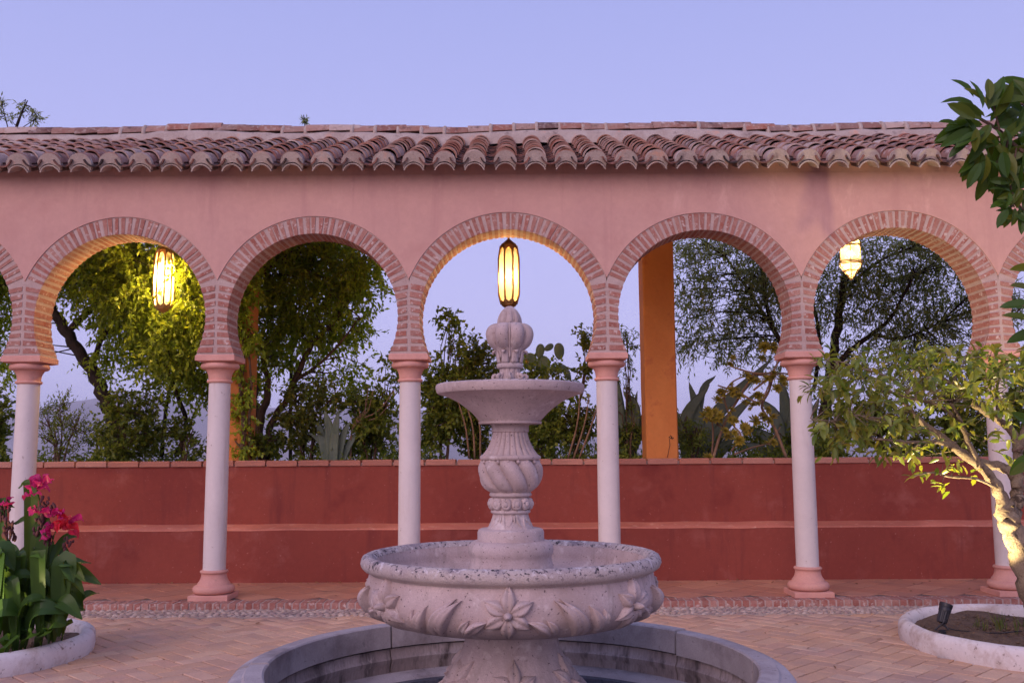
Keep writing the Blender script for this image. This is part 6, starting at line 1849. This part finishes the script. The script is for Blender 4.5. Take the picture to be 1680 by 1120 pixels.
# =================================================================== small stuff
# weeds in the right planter
n = 130
aa = rng.random(n) * 2 * PI; rr = .62 * np.sqrt(rng.random(n))
bx, by = PR[0] + rr * np.cos(aa), PR[1] - .12 + rr * np.sin(aa) * .9
k_ = (bx > sp.x + .3); bx, by = bx[k_], by[k_]
P_, D_ = [], []
for x, y in zip(bx, by):
    if random.random() < .55 and not (x > 3.9 and y < 7.1): continue
    for q in range(5):
        P_.append((x + random.gauss(0, .012), y + random.gauss(0, .012), .07)); D_.append((random.gauss(0, .28), random.gauss(0, .28), 1))
P_, D_ = np.array(P_), np.array(D_); n = len(P_)
V, Fc = leaf_mesh(P_, D_, np.tile(np.array([0, -1.0, .1]), (n, 1)), rng.uniform(.05, .15, n), np.full(n, .0032), droop=.2)
tag(link('weeds', mknp('weeds', V, Fc, M['grass'])), kind='stuff', label='thin green weeds sprouting from the soil of the right planter', cat='weeds')
# dead leaves blown against the foot of the garden wall and on the ledge
P_, D_ = [], []
for q in range(90):
    if random.random() < .7: P_.append((random.uniform(-5.5, 5.5), 10.44 - abs(random.gauss(0, .06)), ZT + .006))
    else: P_.append((random.uniform(-5.5, 5.5), random.uniform(9.1, 10.4), ZT + .005))
    D_.append((random.gauss(0, 1), random.gauss(0, 1), .15))
for q in range(26):
    x, y = random.uniform(-3.4, 4), random.uniform(5.6, 8.6)
    if math.hypot(x - FX, y - FY) > 1.3 and math.hypot(x - PR[0], y - PR[1]) > 1.1: P_.append((x, y, .006)); D_.append((random.gauss(0, 1), random.gauss(0, 1), .1))
P_, D_ = np.array(P_), np.array(D_); n = len(P_)
V, Fc = leaf_mesh(P_, D_, np.tile(np.array([0, 0, 1.0]), (n, 1)), rng.uniform(.02, .05, n), rng.uniform(.006, .014, n), fold=.5, droop=-.1, shape='oval')
tag(link('fallen_leaves', mknp('fallen_leaves', V, Fc, M['fallen'])), kind='stuff', label='dead leaves scattered over the paving and along the foot of the garden wall', cat='fallen leaves')
for n_, o in [(o.name, o) for o in scene.objects if o.type == 'EMPTY']: pass

# =================================================================== climber over the left orange post
vb_ = W_at(385, 752, 11.03)
plant('climbing_vine', 'dark leafy climber wrapping the left orange post beside the second column', 'climber', (vb_.x, 11.0, 1.3),
      [([tuple(W_at(u, v, 11.02)) for u, v in ((396, 752), (400, 700), (394, 640), (400, 580), (392, 500), (396, 420), (390, 380))], .028, .014), Lb([(412, 750, 11.1), (409, 690, 11.05), (412, 620, 11.02), (404, 560, 11.0)], .02, .012)],
      [E(390, 450, 11.0, 34, 75, .12), E(402, 400, 10.95, 40, 40, .15), E(402, 460, 10.97, 22, 60, .1), E(398, 540, 11.0, 26, 45, .1), E(396, 610, 11.0, 16, 22, .07), E(396, 690, 11.0, 16, 40, .07), E(405, 735, 11.05, 16, 14, .06), E(396, 640, 11.0, 12, 20, .06)],
      M['leaf_pepper'], M['bark'], dens=420, r0=.06, r1=.12, nt=8, nl=10, tl=.15, droop=.5, L=(.045, .075), Wd=.017)

# undergrowth that hides the soil of the bed
n = 5200
P_ = np.stack([rng.uniform(-6.4, 6.6, n), rng.uniform(11.15, 12.6, n), np.full(n, 1.1)], -1)
P_[:, 2] += rng.random(n) ** 1.3 * (.30 + .14 * np.sin(P_[:, 0] * 2.3) + .10 * np.sin(P_[:, 0] * 5.1 + 1)) * (.5 + (P_[:, 1] - 11.15) * .8)
C_, D_ = [], []
for k in range(9):
    C_.append(P_ + rng.normal(size=P_.shape) * .035); D_.append(nrm(rng.normal(size=P_.shape) + np.array([0, -.1, .5])))
C_, D_ = np.concatenate(C_), np.concatenate(D_); n = len(C_)
V, Fc = leaf_mesh(C_, D_, rng.normal(size=(n, 3)) * .6 + np.array([0, -.3, 1]), rng.uniform(.04, .085, n), rng.uniform(.010, .019, n))
tag(link('undergrowth', mknp('undergrowth', V, Fc, M['leaf_dark'])), kind='stuff', label='low dark undergrowth along the bed behind the garden wall', cat='undergrowth')

# =================================================================== AIR between here and the hills
hm, nd, ln = nmat('evening_air')
out = N(nd, 'ShaderNodeOutputMaterial'); pv_ = N(nd, 'ShaderNodeVolumePrincipled')
pv_.inputs['Color'].default_value = (.86, .88, 1.0, 1)
pv_.inputs['Density'].default_value = 0.00013
pv_.inputs['Anisotropy'].default_value = 0.0
ln.new(pv_.outputs[0], out.inputs['Volume'])
mb = MB(); mb.box(-7800, 7800, -4300, 7700, -100, 420)
hz = mb.build('haze', hm); tag(hz, kind='stuff')
